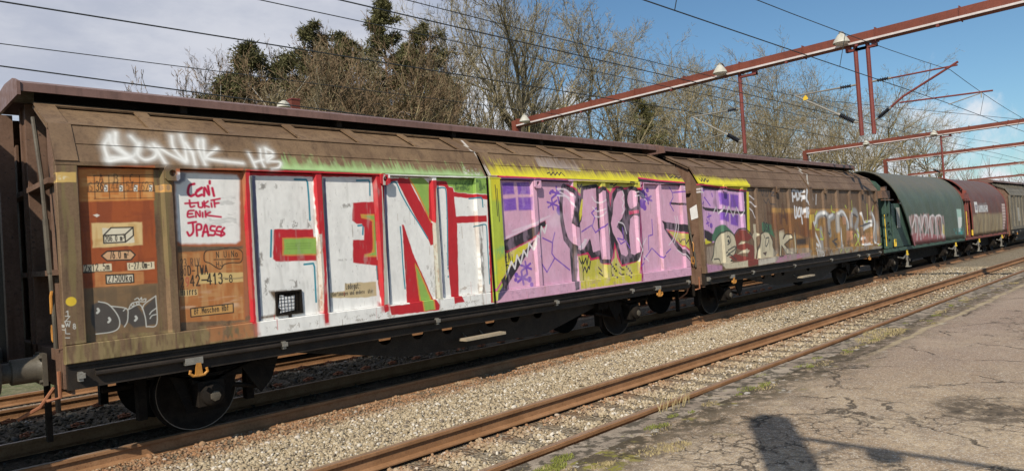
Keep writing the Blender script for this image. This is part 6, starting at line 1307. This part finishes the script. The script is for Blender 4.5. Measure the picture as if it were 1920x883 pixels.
def tubes(segs, n):
    """segs (m,8): p0 p1 r0 r1 -> prisms with n sides"""
    S = np.asarray(segs); p, q, r0, r1 = S[:, :3], S[:, 3:6], S[:, 6:7], S[:, 7:8]; d = q - p; d /= np.maximum(np.linalg.norm(d, axis=1, keepdims=True), 1e-6)
    up = np.where(np.abs(d[:, 2:3]) < .9, np.array([[0, 0, 1.]]), np.array([[1., 0, 0]])); u = np.cross(d, up); u /= np.linalg.norm(u, axis=1, keepdims=True); v = np.cross(u, d)
    V = []
    for base, r in ((p, r0), (q, r1)):
        for k in range(n): t = 2 * math.pi * k / n; V.append(base + r * (math.cos(t) * u + math.sin(t) * v))
    V = np.stack(V, 1).reshape(-1, 3); m = len(S); o = (np.arange(m) * 2 * n)[:, None, None]
    F = np.array([(k, (k + 1) % n, n + (k + 1) % n, n + k) for k in range(n)])[None] + o
    return V, F.reshape(-1, 4)

def ribbons(S, seed):
    """the finest twigs: one slim blade each, turned at random"""
    p, q, r = S[:, :3], S[:, 3:6], S[:, 6:7]; d = q - p; g_ = np.random.default_rng(seed); u = np.cross(d, g_.normal(0, 1, d.shape)); u /= np.maximum(np.linalg.norm(u, axis=1, keepdims=True), 1e-6)
    V = np.stack([p - u * r, p + u * r, q + u * r * .6, q - u * r * .6], 1).reshape(-1, 3); return V, np.arange(4 * len(S)).reshape(-1, 4)
def grow(seed, h, r, spread=.5, depth=6, first=.25, kids=(3, 5), up=.25, wig=.16, lean=(0, 0), twig=.010, ratio=.68, stems=1, limit=17100):
    g_ = random.Random(seed); big, small = [], []
    def rnd(s): return Vector((g_.gauss(0, s), g_.gauss(0, s), g_.gauss(0, s)))
    queue = []
    def branch(p, d, L, rad, lv):
        n = 5 if lv == 0 else (4 if lv < 3 else 3); step = L / n; pts = [p.copy()]
        for i in range(n):
            d = (d + rnd(wig) + Vector((0, 0, up * (.35 if lv else .1)))).normalized(); p = p + d * step
            k0 = .80 if lv == 0 else .75
            ra, rb = max(rad * (1 - k0 * i / n), twig), max(rad * (1 - k0 * (i + 1) / n), twig * .8); (big if lv < 2 else small).append((*pts[-1], *p, ra, rb)); pts.append(p.copy())
            f = (i + 1) / n
            if lv < depth and (lv > 0 or f >= first):
                for _ in range(g_.randint(*kids) if lv == 0 else (g_.randint(1, 3) if lv < depth - 1 else g_.randint(1, 2))):
                    a = Matrix.Rotation(g_.uniform(0, 6.283), 3, d) @ d.orthogonal().normalized()
                    nd = (d * math.cos(spread * g_.uniform(.7, 1.3)) + a * math.sin(spread * g_.uniform(.7, 1.4))).normalized()
                    k = ratio * g_.uniform(.6, 1.1) * (1.15 - .45 * f if lv == 0 else 1 - .3 * f)
                    queue.append((p.copy(), nd, L * k * (.72 if lv == 0 else .85), rb * g_.uniform(.5, .8) if lv == 0 else rb * .72, lv + 1))
    for s in range(stems):
        d = Vector((lean[0] + g_.gauss(0, .05 + .08 * (stems > 1)), lean[1] + g_.gauss(0, .05 + .08 * (stems > 1)), 1)).normalized()
        queue.append((Vector((g_.gauss(0, .15 * (stems > 1)), g_.gauss(0, .15 * (stems > 1)), 0)), d, 8.0, .22 * (1 if stems == 1 else .75), 0))
    while queue and len(small) < limit:
        nxt, queue = queue, []
        g_.shuffle(nxt)
        for q in nxt:
            if len(small) >= limit: break
            branch(*q)
    top = float(np.percentile([q[5] for q in big + small], 98.5)); k = h / top
    big = [tuple(v * k for v in q[:6]) + (q[6] * r / .22, q[7] * r / .22) for q in big]; small = [tuple(v * k for v in q[:6]) + (max(q[6] * r / .22, twig) if q[6] > twig * 1.01 else twig, max(q[7] * r / .22, twig * .8)) for q in small]
    return big, small
def bare_tree(px, Y, ty, seed, mats, label, r=.28, ground=-.3, name='bare_tree', **k):
    p = at(px, 460, Y=Y); h = at(px, ty, Y=Y).z - ground; root = empty(name, (p.x, Y, ground), label, 'tree', None)
    b, s = grow(seed, h, r, **k); b, s = np.array(b), np.array(s)
    m_ = np.median(s[:, :3], axis=0); m_ = m_ / max(m_[2], 1)                    # a tree stands over its own foot
    for A in (b, s):
        for c_ in (0, 3): A[:, c_] -= m_[0] * A[:, c_ + 2]; A[:, c_ + 1] -= m_[1] * A[:, c_ + 2]
    V, F = tubes(b, 6); raw_mesh('trunk', V, F, M[mats[0]], root, smooth=True)
    S_ = np.array(s); fine = S_[:, 6] <= k.get('twig', .01) * 1.15
    V, F = tubes(S_[~fine], 3) if (~fine).any() else (np.zeros((0, 3)), np.zeros((0, 4), int)); V2, F2 = ribbons(S_[fine], seed)
    raw_mesh('crown', np.vstack([V, V2]), np.vstack([F, F2 + len(V)]), M[mats[1]], root); return root
def pine(px, Y, ty, w, seed, label, low=.25, tone=1., taper=.6):
    p = at(px, 460, Y=Y); h = at(px, ty, Y=Y).z + .3; root = empty('pine_tree', (p.x, Y, -.3), label, 'tree', None); g_ = np.random.default_rng(seed)
    segs = []; tips = []; n = 84
    for i in range(14): segs.append((0, 0, h * i / 14, 0, 0, h * (i + 1) / 14, .22 * (1 - i / 15), .22 * (1 - (i + 1) / 15)))
    for i in range(n):
        f = low + (1 - low) * (i + .5) / n; L = w * (1.02 - f) ** taper * g_.uniform(.45, 1.1); a = g_.uniform(0, 6.28); z = h * f; q = np.array([0, 0, z]); dr = np.array([math.cos(a), math.sin(a), .28])
        for s_ in range(4):
            nq = q + dr * L / 4 + g_.normal(0, .06, 3) * L * .3; segs.append((*q, *nq, .05 * (1 - s_ * .2), .05 * (.8 - s_ * .2))); q = nq
            if s_ > 0:
                for _ in range(4 + s_): tips.append(q + g_.normal(0, .2, 3) * max(L, 1.2) * .55)
    tips.append(np.array([0, 0, h])); tips += [np.array([0, 0, h * .97]) + g_.normal(0, .2, 3) for _ in range(6)]
    V, F = tubes(segs, 5); raw_mesh('trunk', V, F, M['bark_pine'], root, smooth=True)
    T_ = np.array(tips); m = 22; N_ = len(T_) * m                      # needle sprays: slim leaf-sized blades fanned round every tip
    c = np.repeat(T_, m, 0); rad = np.repeat(g_.uniform(.22, .55, len(T_)), m); dirs = g_.normal(0, 1, (N_, 3)); dirs[:, 2] = dirs[:, 2] * .8 + .25; dirs /= np.linalg.norm(dirs, axis=1, keepdims=True)
    a0 = c + dirs * (rad * g_.uniform(.15, .8, N_))[:, None]; L = g_.uniform(.12, .30, N_)[:, None]; side = np.cross(dirs, g_.normal(0, 1, (N_, 3))); side /= np.linalg.norm(side, axis=1, keepdims=True); w_ = .040
    V = np.stack([a0 - side * w_, a0 + side * w_, a0 + dirs * L], 1).reshape(-1, 3); F = np.arange(3 * N_).reshape(-1, 3)
    t = np.repeat(g_.random(len(T_)), m)[:, None]; col = ((1 - t) * np.array([.050, .047, .021]) + t * np.array([.125, .118, .046])) * g_.uniform(.7, 1.3, (N_, 1)) * tone
    C = np.hstack([np.repeat(col, 3, 0), np.ones((3 * N_, 1))]); raw_mesh('crown', V, F, M['needle'], root, colors=C)
    return root
K = dict
pine(490, 40, 100, 5.0, 11, 'small dark pine at the left end of the trees', low=.3)
pine(440, 42, 150, 4.2, 17, 'low dark pine behind the reddish trees by the birches', low=.2)
pine(610, 40, 62, 6.8, 12, 'broad dark pine left of the tallest pine', low=.2)
pine(676, 42, 78, 5.9, 19, 'dark rounded pine in the gap between the broad and the tallest pine', low=.2)
pine(745, 38, 10, 5.3, 13, 'tallest pine with a pointed green top against the cloud', low=.2, tone=1.25, taper=.8)
pine(820, 42, 62, 6.8, 14, 'dark pine right of the tallest pine, half bare', low=.15)
pine(556, 41, 112, 5.5, 41, 'dark pine half hidden behind bushy brown trees, left of the broad pine', low=.1)
pine(650, 43, 106, 5.8, 42, 'dark pine low in the middle of the brown trees', low=.1)
pine(790, 43, 96, 6.7, 43, 'dark pine low behind the russet tree', low=.1)
pine(848, 44, 150, 4.8, 44, 'lowest dark pine at the right end of the brown trees', low=.05)
pine(1215, 44, 185, 5.1, 15, 'olive evergreen low among the bare trees under the gantry beam', low=.05, tone=1.5)
pine(1245, 52, 200, 5.7, 16, 'olive evergreen farther back under the gantry beam', low=.05, tone=1.5)
bare_tree(405, 46, 108, 21, ('bark_birch', 'twig_grey'), 'thin leafless birch with purple grey twigs farthest left', r=.13, depth=6, twig=.011, limit=7980, spread=.42)
bare_tree(432, 36, 150, 22, ('bark_birch', 'twig_red'), 'white-limbed birch with reddish twigs beside the small pine', r=.12, depth=6, twig=.016, limit=11400)
bare_tree(470, 36, 128, 23, ('bark_birch', 'twig_red'), 'birch with forked white stems in front of the small pine', r=.13, depth=6, twig=.016, stems=2, limit=13300)
bare_tree(508, 36, 135, 24, ('bark_birch', 'twig_red'), 'low pale birch right of the small pine', r=.12, depth=6, twig=.016, limit=11400)
bare_tree(556, 36, 118, 25, ('bark_tan', 'twig_tan'), 'bushy brown leafless tree in front of the broad pine', r=.20, depth=6, twig=.016, stems=3, limit=15200, up=.2)
bare_tree(604, 36, 108, 26, ('bark_tan', 'twig_red'), 'red-brown leafless tree before the middle of the broad pine', r=.20, depth=6, twig=.016, stems=3, limit=17100, up=.2)
bare_tree(622, 35, 115, 27, ('bark_birch', 'twig_tan'), 'slender birch with one straight white stem below the broad pine', r=.12, depth=6, twig=.011, limit=8550, spread=.35)
bare_tree(690, 36, 112, 28, ('bark_tan', 'twig_tan'), 'pale-stemmed leafless tree below the tallest pine', r=.26, depth=6, twig=.016, limit=17100, up=.18)
bare_tree(735, 36, 108, 37, ('bark_tan', 'twig_red'), 'many-stemmed brown leafless tree under the tallest pine', r=.20, depth=6, twig=.016, stems=3, limit=17100, up=.2)
bare_tree(778, 36, 92, 29, ('bark_tan', 'twig_red'), 'russet leafless tree right of the tallest pine', r=.22, depth=6, twig=.016, stems=3, limit=18050, up=.2)
bare_tree(828, 37, 125, 30, ('bark_tan', 'twig_tan'), 'yellowish leafless tree at the right end of the pines', r=.15, depth=6, twig=.016, stems=2, limit=17100, up=.18)
bare_tree(868, 42, 45, 31, ('bark_grey', 'bark_grey'), 'slim grey leafless tree left of the big bare tree', r=.22, depth=6, twig=.016, limit=10450, spread=.38)
bare_tree(985, 38, -60, 132, ('bark_grey', 'bark_grey'), 'tallest bare tree, its crown leaving the top of the picture', r=.46, depth=6, twig=.016, stems=3, limit=24000, spread=.44, up=.26, kids=(3, 5), lean=(-.05, .05), first=.35)
bare_tree(905, 44, 20, 133, ('bark_grey', 'bark_grey'), 'slender bare tree standing left of the tallest bare tree', r=.22, depth=6, twig=.014, stems=2, limit=9000, spread=.4, up=.25)
bare_tree(1066, 46, 5, 33, ('bark_grey', 'bark_grey'), 'bare tree behind and right of the tallest bare tree', r=.40, depth=6, twig=.018, limit=17100, spread=.5)
bare_tree(1150, 42, 12, 34, ('bark_tan', 'bark_grey'), 'wide bare tree with a pale crown above the gantry beam', r=.46, depth=6, twig=.018, stems=2, limit=28500, spread=.6, up=.2)
bare_tree(1195, 56, 60, 38, ('bark_grey', 'bark_grey'), 'bare tree partly hidden behind the wide pale one', r=.24, depth=6, twig=.015, limit=15200, spread=.5)
TL = ['bare tree low at the foot of the gantry beam', 'tan bare tree behind the middle of the gantry beam', 'tan bare tree between the single and the twin drop posts', 'bare tree just left of the middle gantry lamp', 'yellowish bare tree behind the single drop post', 'round bare tree right of the single drop post', 'bare tree with a domed crown left of the twin drop posts', 'dense tan bare tree behind the twin drop posts', 'bare tree right of the twin drop posts', 'bare tree above the green wagon', 'small bare tree at the right end of the tall row', 'low thin bare tree beyond the row over the green wagon', 'tan bare tree low behind the middle gantry lamp', 'tan bare tree low behind the left cantilever arm', 'tan bushy bare tree above the second brown wagon end', 'tan bare tree deep behind the second gantry column']
for i, (px, Y, ty, st, lim) in enumerate(((1262, 55, 130, 2, 12000), (1345, 50, 118, 2, 14000), (1408, 56, 135, 2, 14000), (1300, 48, 95, 2, 22800), (1375, 44, 90, 2, 20900), (1440, 52, 120, 2, 24700), (1500, 54, 132, 2, 20900), (1578, 46, 165, 3, 22800), (1640, 50, 175, 2, 20900), (1700, 52, 182, 1, 19000), (1738, 50, 212, 1, 13300), (1775, 52, 245, 1, 6650), (1340, 62, 125, 2, 17100), (1470, 64, 140, 2, 17100), (1545, 60, 180, 3, 17100), (1610, 62, 182, 2, 17100))):
    bare_tree(px, Y, ty, 50 + i, ('bark_tan' if i % 2 else 'bark_grey', 'twig_tan' if i % 3 else 'bark_grey'), TL[i], r=.40, depth=6, twig=.020, stems=st, limit=int(lim * .82), spread=.62, up=.12)
# undergrowth that reads as one mass, and the far wood at the end of the line
def thicket(name, x0, x1, y0, y1, h, n, seed, mat, rad=.03):
    g_ = np.random.default_rng(seed); P = np.stack([g_.uniform(x0, x1, n), g_.uniform(y0, y1, n), np.full(n, -.3)], 1); segs = []
    hh = h * g_.uniform(.5, 1.1, n); d = g_.normal(0, .22, (n, 3)); d[:, 2] = 1
    for k in range(4):
        Q = P + d * (hh / 4)[:, None]; r = rad * (1 - k * .2); segs.append(np.hstack([P, Q, np.full((n, 1), r), np.full((n, 1), r * .75)])); 
        for _ in range(3):
            e = d + g_.normal(0, .55, (n, 3)); segs.append(np.hstack([P, P + e * (hh * .28)[:, None], np.full((n, 1), r * .55), np.full((n, 1), r * .35)]))
        P = Q; d = d + g_.normal(0, .25, (n, 3)); d[:, 2] = np.abs(d[:, 2])
    V, F = tubes(np.vstack(segs), 3); return tag(raw_mesh(name, V, F, mat), kind='stuff')
thicket('undergrowth', 22, 48, 34, 44, 5.5, 600, 5, M['twig_tan'], .03); thicket('undergrowth', 28, 125, 44, 62, 7.5, 2200, 6, M['twig_red'], .035); thicket('undergrowth', 8, 26, 38, 46, 5.5, 500, 7, M['twig_red'], .03)
thicket('far_wood', 190, 420, -10, 60, 12, 900, 8, M['twig_red'], .16)
